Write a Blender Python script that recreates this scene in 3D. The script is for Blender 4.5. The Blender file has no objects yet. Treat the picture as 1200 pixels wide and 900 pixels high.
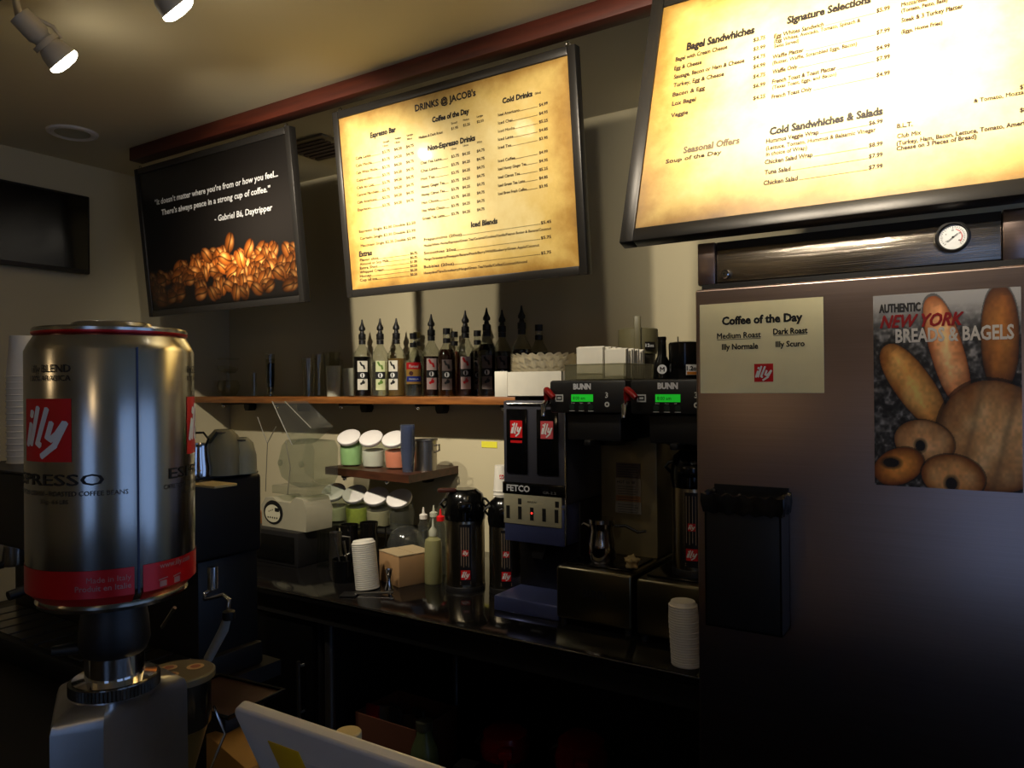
import bpy, bmesh, math, random
import numpy as np
from mathutils import Vector, Matrix
random.seed(7)
PI = math.pi
C = bpy.context.scene.collection
S = bpy.context.scene

# ------------------------------------------------------------------ camera, world, lights, exposure
F, YAW, PT, RL, EYE = 879.5, .57092, .0024, -.00914, 1.65
_f = Vector((-math.sin(YAW)*math.cos(PT), math.cos(YAW)*math.cos(PT), math.sin(PT)))
_r = Vector((math.cos(YAW), math.sin(YAW), 0)); _u = _r.cross(_f)
RT = math.cos(RL)*_r + math.sin(RL)*_u; UP = -math.sin(RL)*_r + math.cos(RL)*_u; FW = _f
cam = bpy.data.cameras.new('camera'); cam.sensor_fit = 'HORIZONTAL'; cam.sensor_width = 36; cam.lens = F/1200*36
cam.clip_start = .02
co = bpy.data.objects.new('camera', cam); C.objects.link(co); S.camera = co
co.matrix_world = Matrix(((RT.x, UP.x, -FW.x, 0), (RT.y, UP.y, -FW.y, 0), (RT.z, UP.z, -FW.z, EYE), (0, 0, 0, 1)))

w = bpy.data.worlds.new('World'); S.world = w; w.use_nodes = True
w.node_tree.nodes['Background'].inputs[0].default_value = (.31, .44, .72, 1)
w.node_tree.nodes['Background'].inputs[1].default_value = 1.5
S.view_settings.view_transform = 'Standard'; S.view_settings.look = 'None'
S.view_settings.gamma = 1; S.view_settings.use_curve_mapping = False
S.view_settings.exposure = -0.08
LAMP_W = 60; FILL_W = 8
LAMP_COL = (1, .89, .71)
LAMP_AIM = [((-2.30, 1.15, 2.62), (-2.40, 2.10, 2.00), .95, 112), ((-1.74, 1.15, 2.62), (-2.14, 2.05, 2.08), 2.3, 92),
            ((-.93, 1.10, 2.62), (-1.10, 2.04, 2.26), .95, 74), ((-.62, .95, 2.62), (-.40, 1.86, 2.47), 1.5, 86), ((-.30, .95, 2.62), (-.02, 1.86, 2.49), 2.0, 92)]

def pray(px, py):
    return (RT*((px-600)/F) - UP*((py-450)/F) + FW)
def P(px, py, X=None, Y=None, Z=None):
    d = pray(px, py)
    t = X/d.x if X is not None else Y/d.y if Y is not None else (Z-EYE)/d.z
    return Vector((0, 0, EYE)) + d*t
def local_px(px, py, inv):          # where a sight line meets the local plane y = 0
    o = inv @ Vector((0, 0, EYE)); d = inv.to_3x3() @ pray(px, py)
    q = o + d*(-o.y/d.y); return q.x, q.z

# ------------------------------------------------------------------ materials
def lin(c):
    return tuple((x/12.92 if x <= .04045 else ((x+.055)/1.055)**2.4) for x in c)
MATS = {}
def mat(name, col=(.5, .5, .5), rough=.5, metal=0, noise=0, nscale=20, stretch=(1, 1, 1), bump=0, trans=0, emis=None, estr=0, coat=0, col2=None, ior=1.45, aniso=0, vary=0):
    if name in MATS: return MATS[name]
    m = bpy.data.materials.new(name); m.use_nodes = True; nt = m.node_tree; N = nt.nodes; L = nt.links
    b = N['Principled BSDF']; c1 = lin(col)
    b.inputs['Base Color'].default_value = (*c1, 1); b.inputs['Roughness'].default_value = rough; b.inputs['Metallic'].default_value = metal
    b.inputs['Transmission Weight'].default_value = trans; b.inputs['IOR'].default_value = ior; b.inputs['Coat Weight'].default_value = coat
    b.inputs['Coat Roughness'].default_value = .08; b.inputs['Anisotropic'].default_value = aniso
    if emis: b.inputs['Emission Color'].default_value = (*lin(emis), 1); b.inputs['Emission Strength'].default_value = estr
    tc = N.new('ShaderNodeTexCoord'); mp = N.new('ShaderNodeMapping'); mp.inputs['Scale'].default_value = stretch
    nz = N.new('ShaderNodeTexNoise'); nz.inputs['Scale'].default_value = nscale; nz.inputs['Detail'].default_value = 4
    L.new(tc.outputs['Object'], mp.inputs[0]); L.new(mp.outputs[0], nz.inputs[0])
    rp = N.new('ShaderNodeValToRGB')
    k = 1-noise if noise else .94
    c2 = lin(col2) if col2 else tuple(x*k for x in c1)
    rp.color_ramp.elements[0].color = (*c2, 1); rp.color_ramp.elements[1].color = (*c1, 1)
    rp.color_ramp.elements[0].position = .3; rp.color_ramp.elements[1].position = .7
    L.new(nz.outputs[0], rp.inputs[0]); L.new(rp.outputs[0], b.inputs['Base Color'])
    if vary:
        mr = N.new('ShaderNodeMapRange'); mr.inputs[3].default_value = max(0, rough-vary); mr.inputs[4].default_value = rough+vary
        L.new(nz.outputs[0], mr.inputs[0]); L.new(mr.outputs[0], b.inputs['Roughness'])
    if bump:
        bp = N.new('ShaderNodeBump'); bp.inputs['Strength'].default_value = bump; bp.inputs['Distance'].default_value = .001
        L.new(nz.outputs[0], bp.inputs['Height']); L.new(bp.outputs[0], b.inputs['Normal'])
    if aniso:
        tg = N.new('ShaderNodeTangent'); tg.direction_type = 'RADIAL'; tg.axis = 'Z'; L.new(tg.outputs[0], b.inputs['Tangent']); b.inputs['Anisotropic Rotation'].default_value = 0
    MATS[name] = m; return m
def thin(name, tint=(.9, .9, .9), rough=.03, solid=0, scol=(.8, .8, .8)):
    """thin clear wall: transparent seen straight on, glossy at grazing angles, optional milky share"""
    if name in MATS: return MATS[name]
    m = bpy.data.materials.new(name); m.use_nodes = True; nt = m.node_tree; N = nt.nodes; L = nt.links
    N.remove(N['Principled BSDF']); out = N['Material Output']
    tr = N.new('ShaderNodeBsdfTransparent'); tr.inputs[0].default_value = (*lin(tint), 1)
    gl = N.new('ShaderNodeBsdfGlossy'); gl.inputs['Roughness'].default_value = rough
    fw_ = N.new('ShaderNodeLayerWeight'); fw_.inputs[0].default_value = .5; pw_ = N.new('ShaderNodeMath'); pw_.operation = 'POWER'; pw_.inputs[1].default_value = 3.5; L.new(fw_.outputs['Facing'], pw_.inputs[0]); lw = N.new('ShaderNodeMath'); lw.operation = 'MULTIPLY_ADD'; lw.inputs[1].default_value = .55; lw.inputs[2].default_value = .04; L.new(pw_.outputs[0], lw.inputs[0])
    tc = N.new('ShaderNodeTexCoord'); nz = N.new('ShaderNodeTexNoise'); nz.inputs['Scale'].default_value = 30
    mr = N.new('ShaderNodeMapRange'); mr.inputs[3].default_value = rough; mr.inputs[4].default_value = rough+.06
    L.new(tc.outputs['Object'], nz.inputs[0]); L.new(nz.outputs[0], mr.inputs[0]); L.new(mr.outputs[0], gl.inputs['Roughness'])
    mx = N.new('ShaderNodeMixShader'); L.new(lw.outputs[0], mx.inputs[0]); L.new(tr.outputs[0], mx.inputs[1]); L.new(gl.outputs[0], mx.inputs[2])
    last = mx
    if solid:
        df = N.new('ShaderNodeBsdfDiffuse'); df.inputs[0].default_value = (*lin(scol), 1)
        m2 = N.new('ShaderNodeMixShader'); m2.inputs[0].default_value = solid; L.new(mx.outputs[0], m2.inputs[1]); L.new(df.outputs[0], m2.inputs[2]); last = m2
    L.new(last.outputs[0], out.inputs[0]); MATS[name] = m; return m
def printmat(name, rough=.4, coat=.0):
    if name in MATS: return MATS[name]
    m = bpy.data.materials.new(name); m.use_nodes = True; nt = m.node_tree; b = nt.nodes['Principled BSDF']
    a = nt.nodes.new('ShaderNodeVertexColor'); a.layer_name = 'Col'; nt.links.new(a.outputs[0], b.inputs['Base Color'])
    b.inputs['Roughness'].default_value = rough; b.inputs['Coat Weight'].default_value = coat; b.inputs['Coat Roughness'].default_value = .1
    MATS[name] = m; return m
def parchment(name, w_, h_):
    m = bpy.data.materials.new(name); m.use_nodes = True; nt = m.node_tree; N = nt.nodes; L = nt.links; b = N['Principled BSDF']
    tc = N.new('ShaderNodeTexCoord'); sp = N.new('ShaderNodeSeparateXYZ'); L.new(tc.outputs['Generated'], sp.inputs[0])
    def M(op, a, b_=None):
        n = N.new('ShaderNodeMath'); n.operation = op
        for i, v in enumerate((a, b_)):
            if v is None: continue
            if isinstance(v, (int, float)): n.inputs[i].default_value = v
            else: L.new(v, n.inputs[i])
        return n.outputs[0]
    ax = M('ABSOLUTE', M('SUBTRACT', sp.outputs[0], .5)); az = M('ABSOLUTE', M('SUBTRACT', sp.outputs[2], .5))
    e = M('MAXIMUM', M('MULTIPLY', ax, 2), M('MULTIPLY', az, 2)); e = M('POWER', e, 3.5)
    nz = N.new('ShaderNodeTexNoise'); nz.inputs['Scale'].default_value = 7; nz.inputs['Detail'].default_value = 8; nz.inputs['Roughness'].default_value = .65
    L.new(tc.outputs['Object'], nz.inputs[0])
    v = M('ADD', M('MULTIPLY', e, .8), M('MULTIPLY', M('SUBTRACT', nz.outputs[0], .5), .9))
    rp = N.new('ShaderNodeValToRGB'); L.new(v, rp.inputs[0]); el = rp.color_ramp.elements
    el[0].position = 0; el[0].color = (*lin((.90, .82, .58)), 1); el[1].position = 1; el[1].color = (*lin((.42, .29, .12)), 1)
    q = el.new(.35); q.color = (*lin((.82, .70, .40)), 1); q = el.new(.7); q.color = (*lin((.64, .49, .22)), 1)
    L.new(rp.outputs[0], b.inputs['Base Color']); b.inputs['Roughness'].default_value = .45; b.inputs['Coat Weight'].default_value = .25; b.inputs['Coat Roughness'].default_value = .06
    return m

black_plastic = mat('black_plastic', (.085, .08, .08), .45, bump=.1, nscale=200)
black_gloss = mat('black_gloss', (.035, .035, .035), .16)
machine_black = mat('machine_black', (.035, .033, .032), .5)
black_metal = mat('black_metal', (.13, .125, .12), .42, .3)
frame_black = mat('frame_black', (.20, .19, .18), .34, .55, stretch=(3, 3, 60), nscale=30, bump=.1)
steel = mat('brushed_steel', (.62, .60, .57), .30, 1, noise=.15, nscale=14, stretch=(1, 1, 90), bump=.12, vary=.03)
steel_strip = mat('strip_steel', (.66, .62, .57), .20, 1, noise=.08, nscale=5, stretch=(.3, 1, 200), bump=.40)
steel_door = mat('door_steel', (.66, .58, .55), .32, 1, noise=.10, nscale=6, stretch=(.6, .6, 60), bump=.06, vary=.04, aniso=.6)
chrome = mat('chrome', (.82, .81, .80), .09, 1)
satin = mat('satin_silver', (.60, .60, .60), .30, .9, noise=.05, nscale=60)
can_silver = mat('can_silver', (.70, .69, .66), .20, 1, noise=.06, nscale=8, vary=.02)
can_red = mat('can_red', (.72, .06, .08), .30, .25)
ink_dark = mat('dark_ink', (.10, .07, .06), .6)
ink_black = mat('black_ink', (.04, .04, .04), .6)
ink_white = mat('white_ink', (.88, .88, .87), .5)
logo_red = mat('logo_red', (.80, .07, .09), .45)
logo_pink = mat('faded_red', (.78, .30, .32), .4)
paper = mat('paper', (.86, .84, .78), .8, noise=.06, nscale=30)
cup_white = mat('cup_white', (.86, .84, .79), .55, noise=.05, nscale=30)
wood_shelf = mat('shelf_wood', (.56, .35, .16), .42, noise=.2, col2=(.36, .20, .08), nscale=5, stretch=(1, 8, 12), bump=.15)
wood_dark = mat('dark_wood', (.30, .16, .09), .45, col2=(.18, .09, .05), nscale=6, stretch=(1, 8, 10))
wood_red = mat('mahogany', (.33, .13, .07), .5, col2=(.24, .085, .045), nscale=4, stretch=(1, 12, 12))
wall_paint = mat('wall_paint', (.72, .68, .56), .85, noise=.04, nscale=3, bump=.08)
ceil_paint = mat('ceiling_paint', (.80, .76, .63), .9, noise=.04, nscale=2, bump=.05)
floor_tile = mat('floor_tile', (.20, .17, .15), .5, noise=.2, nscale=6)
granite = mat('black_granite', (.075, .07, .07), .10, noise=.3, nscale=120)
cardboard = mat('cardboard', (.62, .48, .32), .85, noise=.1, nscale=18)
glass = thin('clear_glass', (.97, .975, .965))
clear_plastic = thin('clear_plastic', (.93, .94, .92), .05, .02)
milky = thin('milky_plastic', (.9, .9, .86), .2, .62, (.78, .78, .70))
white_enamel = mat('white_enamel', (.82, .80, .76), .35, coat=.2)
lid_white = mat('lid_white', (.88, .86, .84), .42)
beige = mat('beige_plastic', (.56, .54, .46), .45)

# ------------------------------------------------------------------ mesh builder
class G:
    def __init__(s): s.v = []; s.f = []; s.m = Matrix()
    def add(s, vs, fs):
        o = len(s.v); s.v += [tuple(s.m @ Vector(p)) for p in vs]; s.f += [[i+o for i in q] for q in fs]; return s
    def bm(s, b):
        b.verts.ensure_lookup_table(); b.verts.index_update()
        s.add([v.co.copy() for v in b.verts], [[v.index for v in f.verts] for f in b.faces]); b.free(); return s
    def box(s, x0, x1, y0, y1, z0, z1, bev=0, seg=2):
        b = bmesh.new(); bmesh.ops.create_cube(b, size=1)
        for v in b.verts: v.co = Vector(((x0+x1)/2+v.co.x*(x1-x0), (y0+y1)/2+v.co.y*(y1-y0), (z0+z1)/2+v.co.z*(z1-z0)))
        if bev: bmesh.ops.bevel(b, geom=b.edges[:], offset=min(bev, .49*min(abs(x1-x0), abs(y1-y0), abs(z1-z0))), segments=seg, affect='EDGES', profile=.5)
        return s.bm(b)
    def lathe(s, prof, seg=24, cx=0, cy=0, a0=0, a1=2*PI):
        full = abs(a1-a0-2*PI) < 1e-6; n = seg if full else seg+1; vs = []; fs = []
        for r, z in prof:
            for i in range(n):
                a = a0+(a1-a0)*i/seg; vs.append((cx+r*math.cos(a), cy+r*math.sin(a), z))
        for j in range(len(prof)-1):
            for i in range(seg):
                k = (i+1) % n; fs.append([j*n+i, j*n+k, (j+1)*n+k, (j+1)*n+i])
        if full:
            if prof[0][0] > 1e-5: fs.append([i for i in range(n)][::-1])
            if prof[-1][0] > 1e-5: fs.append([(len(prof)-1)*n+i for i in range(n)])
        return s.add(vs, fs)
    def shell(s, prof, seg=24, t=.002, **k):           # open vessel with a wall thickness
        inner = [(max(r-t, .0005), z+(t if i == 0 else 0)) for i, (r, z) in enumerate(prof)]
        return s.lathe([(.0001, prof[0][1])]+prof+inner[::-1]+[(.0001, prof[0][1]+t)], seg, **k)
    def tube(s, pts, r, seg=8, cap=True):
        pts = [Vector(p) for p in pts]; rr = r if isinstance(r, (list, tuple)) else [r]*len(pts); vs = []; fs = []; ref = None
        for i, p in enumerate(pts):
            d = (pts[min(i+1, len(pts)-1)]-pts[max(i-1, 0)]).normalized()
            if ref is None: ref = d.orthogonal().normalized()
            x = (ref-d*ref.dot(d)).normalized(); ref = x; y = d.cross(x)
            for k in range(seg):
                a = 2*PI*k/seg; vs.append(p+(x*math.cos(a)+y*math.sin(a))*rr[i])
        for i in range(len(pts)-1):
            for k in range(seg):
                q = (k+1) % seg; fs.append([i*seg+k, i*seg+q, (i+1)*seg+q, (i+1)*seg+k])
        if cap: fs.append(list(range(seg))[::-1]); fs.append([(len(pts)-1)*seg+k for k in range(seg)])
        return s.add(vs, fs)
    def prism(s, poly, y0, y1):                         # polygon in x,z pushed along y
        n = len(poly); vs = [(x, y0, z) for x, z in poly]+[(x, y1, z) for x, z in poly]
        fs = [list(range(n)), list(range(2*n-1, n-1, -1))]+[[i, i+n, (i+1) % n+n, (i+1) % n] for i in range(n)]
        return s.add(vs, fs)
    def slab(s, poly, z0, z1):                          # polygon in x,y pushed along z
        n = len(poly); vs = [(x, y, z0) for x, y in poly]+[(x, y, z1) for x, y in poly]
        fs = [list(range(n))[::-1], list(range(n, 2*n))]+[[i, (i+1) % n, (i+1) % n+n, i+n] for i in range(n)]
        return s.add(vs, fs)
    def ball(s, c, r, sc=(1, 1, 1), seg=16):
        b = bmesh.new(); bmesh.ops.create_uvsphere(b, u_segments=seg, v_segments=max(6, seg//2), radius=r)
        for v in b.verts: v.co = Vector((c[0]+v.co.x*sc[0], c[1]+v.co.y*sc[1], c[2]+v.co.z*sc[2]))
        return s.bm(b)
    def patch(s, r, a0, a1, z0, z1, n=10, cx=0, cy=0):  # curved label
        vs = []; fs = []
        for i in range(n+1):
            a = a0+(a1-a0)*i/n
            for z in (z0, z1): vs.append((cx+r*math.sin(a), cy-r*math.cos(a), z))
        for i in range(n): fs.append([2*i, 2*i+2, 2*i+3, 2*i+1])
        return s.add(vs, fs)
    def build(s, name, m, parent=None, smooth=True, ang=38):
        me = bpy.data.meshes.new(name); me.from_pydata(s.v, [], s.f); me.materials.append(m)
        if smooth:
            me.polygons.foreach_set('use_smooth', [True]*len(me.polygons)); me.set_sharp_from_angle(angle=math.radians(ang))
        me.update(); o = bpy.data.objects.new(name, me); C.objects.link(o)
        if parent: o.parent = parent
        return o
def thing(name, label, cat, loc=(0, 0, 0), rz=0, group=None, rot=None):
    o = bpy.data.objects.new(name, None); C.objects.link(o); o.empty_display_size = .05
    o.location = loc; o.rotation_euler = rot if rot else (0, 0, rz); o['label'] = label; o['category'] = cat
    if group: o['group'] = group
    return o
def tag(o, label, cat, group=None, kind=None):
    o['label'] = label; o['category'] = cat
    if group: o['group'] = group
    if kind: o['kind'] = kind
    return o
def struct(name, g, m, parent=None):
    o = g.build(name, m, parent)
    if not parent: o['kind'] = 'structure'
    return o
def kids(o): return [c for c in C.objects if c.parent == o]
def dup(root, loc, rz=None, label=None, group=None):
    r = root.copy(); C.objects.link(r); r.location = loc
    if rz is not None: r.rotation_euler = (0, 0, rz)
    if label: r['label'] = label
    if group: r['group'] = group
    for ch in kids(root):
        c = ch.copy(); C.objects.link(c); c.parent = r
        for g in kids(ch):
            d = g.copy(); C.objects.link(d); d.parent = c
    return r
def fc(x, y): return math.atan2(-y, -x)+PI/2           # turn local -Y to the viewer's side of the bar

# ------------------------------------------------------------------ lettering and prints
_cache = {}
def glyphs(s, bold=0, shear=0):
    if 'M' in s: bold = 0
    k = (s, bold, shear)
    if k not in _cache:
        cu = bpy.data.curves.new('t', 'FONT'); cu.body = s; cu.size = 1; cu.shear = shear; cu.offset = bold*.012; cu.resolution_u = 2
        o = bpy.data.objects.new('t', cu); me = bpy.data.meshes.new_from_object(o)
        vs = np.array([v.co[:] for v in me.vertices]).reshape(-1, 3); fs = [list(p.vertices) for p in me.polygons]
        bpy.data.objects.remove(o); bpy.data.curves.remove(cu); bpy.data.meshes.remove(me); _cache[k] = (vs, fs)
    return _cache[k]
class T:
    """collects flat lettering in local x,z (facing -y), built as one part"""
    def __init__(s): s.v = []; s.f = []
    def put(s, txt, x0, x1, z, cap, bold=0, shear=0, align='l', heavy=0):
        vs, fs = glyphs(txt, bold, shear)
        if not len(vs): return s
        a, b = vs[:, 0].min(), vs[:, 0].max(); sc = cap/.70; sx = (x1-x0)/(b-a) if x1 is not None else sc
        if x1 is None:
            wd = (b-a)*sx
            if align == 'c': x0 -= wd/2
            if align == 'r': x0 -= wd
        for kk_, (ddx, ddz) in enumerate(((0, 0), (.07, .0), (.035, .05)) if heavy else ((0, 0),)):
            o = len(s.v)
            s.v += [(x0+(p[0]-a)*sx+ddx*cap, z+p[1]*sc+ddz*cap, kk_*.00012) for p in vs]; s.f += [[i+o for i in q] for q in fs]
        return s
    def quad(s, x0, x1, z0, z1):
        o = len(s.v); s.v += [(x0, z0), (x1, z0), (x1, z1), (x0, z1)]; s.f.append([o, o+1, o+2, o+3]); return s
    def stroke(s, pts, wd):
        s.lift = getattr(s, 'lift', 0)+.00003
        for a, b in zip(pts, pts[1:]):
            a = Vector(a); b = Vector(b); d = (b-a).normalized()*wd*.5; n = Vector((-d.y, d.x)); o = len(s.v)
            a = a-d*.6; b = b+d*.6
            s.v += [(*q, s.lift) for q in (a+n, a-d*.4, a-n, b-n, b+d*.4, b+n)]; s.lift += .000004; s.f.append([o, o+1, o+2, o+3, o+4, o+5])
        return s
    def disc(s, x, z, r, n=18, rz=None):
        o = len(s.v); rz = rz or r; s.v += [(x+r*math.cos(2*PI*i/n), z+rz*math.sin(2*PI*i/n)) for i in range(n)]; s.f.append([o+i for i in range(n)]); return s
    def illy(s, x, z, w_, h_=None):                      # brush script word in a square of size w_
        h_ = h_ or w_
        for pts in ([(.19, .58), (.10, .28)], [(.38, .84), (.21, .29)], [(.57, .82), (.37, .30), (.42, .27)], [(.66, .60), (.59, .40), (.66, .36), (.76, .44), (.88, .60)], [(.90, .60), (.72, .26), (.48, .10)], [(.23, .74), (.24, .78)]):
            s.stroke([(x+a*w_, z+b*h_) for a, b in pts], .10*w_)
        return s
    def build(s, name, m, parent, y=-.001, bend=None, cut=None):
        if bend is None: vs = [(q[0], y-(q[2] if len(q) > 2 else 0), q[1]) for q in s.v]
        else: vs = [((bend+(q[2] if len(q) > 2 else 0))*math.sin(q[0]/bend), -(bend+(q[2] if len(q) > 2 else 0))*math.cos(q[0]/bend), q[1]) for q in s.v]
        me = bpy.data.meshes.new(name); me.from_pydata(vs, [], s.f); me.materials.append(m); me.update()
        o = bpy.data.objects.new(name, me); C.objects.link(o); o.parent = parent; return o
def logo(parent, x, z, w_, y=-.002, bend=None, bg=None, name='logo', h_=None):
    """red square with the white script word"""
    if bend:
        q = G().patch(bend, (x)/bend, (x+w_)/bend, z, z+(h_ or w_), 8).build(name, bg or logo_red, parent)
        T().illy(x, z, w_, h_).build('logo_lettering', ink_white, q, bend=bend+.0006)
    else:
        q = T().quad(x, x+w_, z, z+(h_ or w_)).build(name, bg or logo_red, parent, y=y)
        T().illy(x, z, w_, h_).build('logo_lettering', ink_white, q, y=y-.0008)
    return q
def paint(name, parent, x0, x1, z0, z1, nx, ny, fn, m, y=-.001):
    u, v = np.meshgrid(np.linspace(0, 1, nx), np.linspace(0, 1, ny)); rgb = np.clip(fn(u, v), 0, 1)
    rgb = np.where(rgb <= .04045, rgb/12.92, ((rgb+.055)/1.055)**2.4)
    vs = np.stack([x0+(x1-x0)*u, np.full_like(u, y), z1+(z0-z1)*v], -1).reshape(-1, 3)
    i = np.arange(nx*ny).reshape(ny, nx); fs = np.stack([i[1:, :-1], i[1:, 1:], i[:-1, 1:], i[:-1, :-1]], -1).reshape(-1, 4)
    me = bpy.data.meshes.new(name); me.from_pydata(vs.tolist(), [], fs.tolist())
    a = me.color_attributes.new('Col', 'FLOAT_COLOR', 'POINT')
    a.data.foreach_set('color', np.concatenate([rgb.reshape(-1, 3), np.ones((nx*ny, 1))], 1).astype(np.float32).ravel())
    me.materials.append(m); me.update(); o = bpy.data.objects.new(name, me); C.objects.link(o); o.parent = parent; return o
_rs = np.random.RandomState(3)
def vnoise(u, v, sx, sy, seed=0):
    r = np.random.RandomState(seed).rand(64, 64); x = u*sx; y = v*sy; xi = np.floor(x).astype(int); yi = np.floor(y).astype(int)
    fx = x-xi; fy = y-yi; fx = fx*fx*(3-2*fx); fy = fy*fy*(3-2*fy)
    g = lambda a, b: r[a % 64, b % 64]
    return (g(xi, yi)*(1-fx)+g(xi+1, yi)*fx)*(1-fy)+(g(xi, yi+1)*(1-fx)+g(xi+1, yi+1)*fx)*fy

# ================================================================== SETTING
XL, YB, ZC = -3.76, 2.80, 2.76
struct('floor', G().box(XL, 3.0, -4.0, YB, -.05, 0), floor_tile)
struct('ceiling', G().box(XL, 3.0, -4.0, YB, ZC, ZC+.05), ceil_paint)
struct('wall_back', G().box(XL, 3.0, YB, YB+.1, 0, ZC), wall_paint)
struct('wall_left', G().box(XL-.1, XL, -4.0, YB+.1, 0, ZC), wall_paint)
wr = G(); ys = [-4.0, -1.1, .55, .8, 2.74, YB+.1]
for i in (0, 2, 4): wr.box(3.0, 3.1, ys[i], ys[i+1], 0, ZC)
for i in (1, 3): wr.box(3.0, 3.1, ys[i], ys[i+1], 0, .1).box(3.0, 3.1, ys[i], ys[i+1], 2.6, ZC)
struct('wall_right', wr, wall_paint)
wg = G(); xs = [XL-.1, .9, 2.6, 3.1]
for i in (0, 2): wg.box(xs[i], xs[i+1], -4.1, -4.0, 0, ZC)
wg.box(xs[1], xs[2], -4.1, -4.0, 0, .1).box(xs[1], xs[2], -4.1, -4.0, 2.6, ZC)
struct('wall_front', wg, wall_paint)
sky_pane = thin('window_glass', (.95, .97, 1))
for n, i in enumerate((1,)):
    wf = G()
    for a, b, c, d in ((xs[i], xs[i]+.05, .1, 2.6), (xs[i+1]-.05, xs[i+1], .1, 2.6), (xs[i], xs[i+1], .1, .15), (xs[i], xs[i+1], 2.55, 2.6)): wf.box(a, b, -4.08, -4.02, c, d)
    fr = struct('window_%d' % (n+1), wf, black_metal)
    G().box(xs[i]+.05, xs[i+1]-.05, -4.052, -4.048, .15, 2.55).build('pane', sky_pane, fr)
for n, i in ((2, 1), (3, 3)):
    wf = G()
    for a, b, c, d in ((ys[i], ys[i]+.05, .1, 2.6), (ys[i+1]-.05, ys[i+1], .1, 2.6), (ys[i], ys[i+1], .1, .15), (ys[i], ys[i+1], 2.55, 2.6)): wf.box(3.02, 3.08, a, b, c, d)
    fr = struct('window_%d' % n, wf, black_metal)
    G().box(3.048, 3.052, ys[i]+.05, ys[i+1]-.05, .15, 2.55).build('pane', sky_pane, fr)
# unseen globe lamps added behind the viewer as warm fill light
for k, (x, y) in enumerate(((-1.9, -1.5), (.5, -1.5))):
    t = thing('fill_globe', ('added warm fill globe, unseen behind the viewer, on the left', 'added warm fill globe, unseen behind the viewer, on the right')[k], 'lamp', (x, y, ZC), 0, 'added fill globes')
    G().lathe([(.05, -.02), (.05, 0)], 24).build('ceiling_rose', black_metal, t)
    G().tube([(0, 0, -.02), (0, 0, -.44)], .003, 6).build('cord', black_plastic, t)
    G().lathe([(.022, -.47), (.022, -.43), (.01, -.42)], 18).build('lamp_holder', black_metal, t)
    gb = G(); gb.ball((0, 0, -.53), .075, seg=24); gb.build('globe', mat('fill_globe_glow', (1, .9, .75), .5, emis=(1, .82, .58), estr=5), t)
    ld = bpy.data.lights.new('fill_globe_light', 'POINT'); ld.energy = FILL_W; ld.color = (1, .74, .42); ld.shadow_soft_size = .09
    lo = bpy.data.objects.new('fill_globe_light', ld); C.objects.link(lo); lo.location = (x, y, ZC-.53)
bl = P(145, 187, Z=2.70)
struct('trim_1', G().box(bl.x, 1.6, 1.955, 2.02, 2.70, ZC, .004), wood_red)

# ceiling fittings
p = P(85, 155, Z=ZC)
t = thing('ceiling_light', 'round white recessed ceiling light, unlit, above the wall television', 'light', (p.x, p.y, ZC))
G().lathe([(.07, -.004), (.085, -.012), (.097, -.008), (.10, 0)], 40).build('trim_ring', white_enamel, t)
G().lathe([(.0001, -.006), (.069, -.006), (.069, -.003), (.0001, -.003)], 32).build('lens', milky, t)
p = P(375, 172, Z=ZC)
t = thing('ceiling_vent', 'square ceiling air vent behind the wooden beam', 'vent', (p.x, p.y, ZC))
G().box(-.15, .15, -.13, .13, -.012, 0, .003).build('frame', mat('vent_cream', (.55, .5, .38), .6), t)
for k in range(6): G().box(-.12, .12, -.1+k*.036, -.082+k*.036, -.02, -.012).build('slat', mat('vent_dark', (.2, .15, .1), .6), t)

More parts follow.
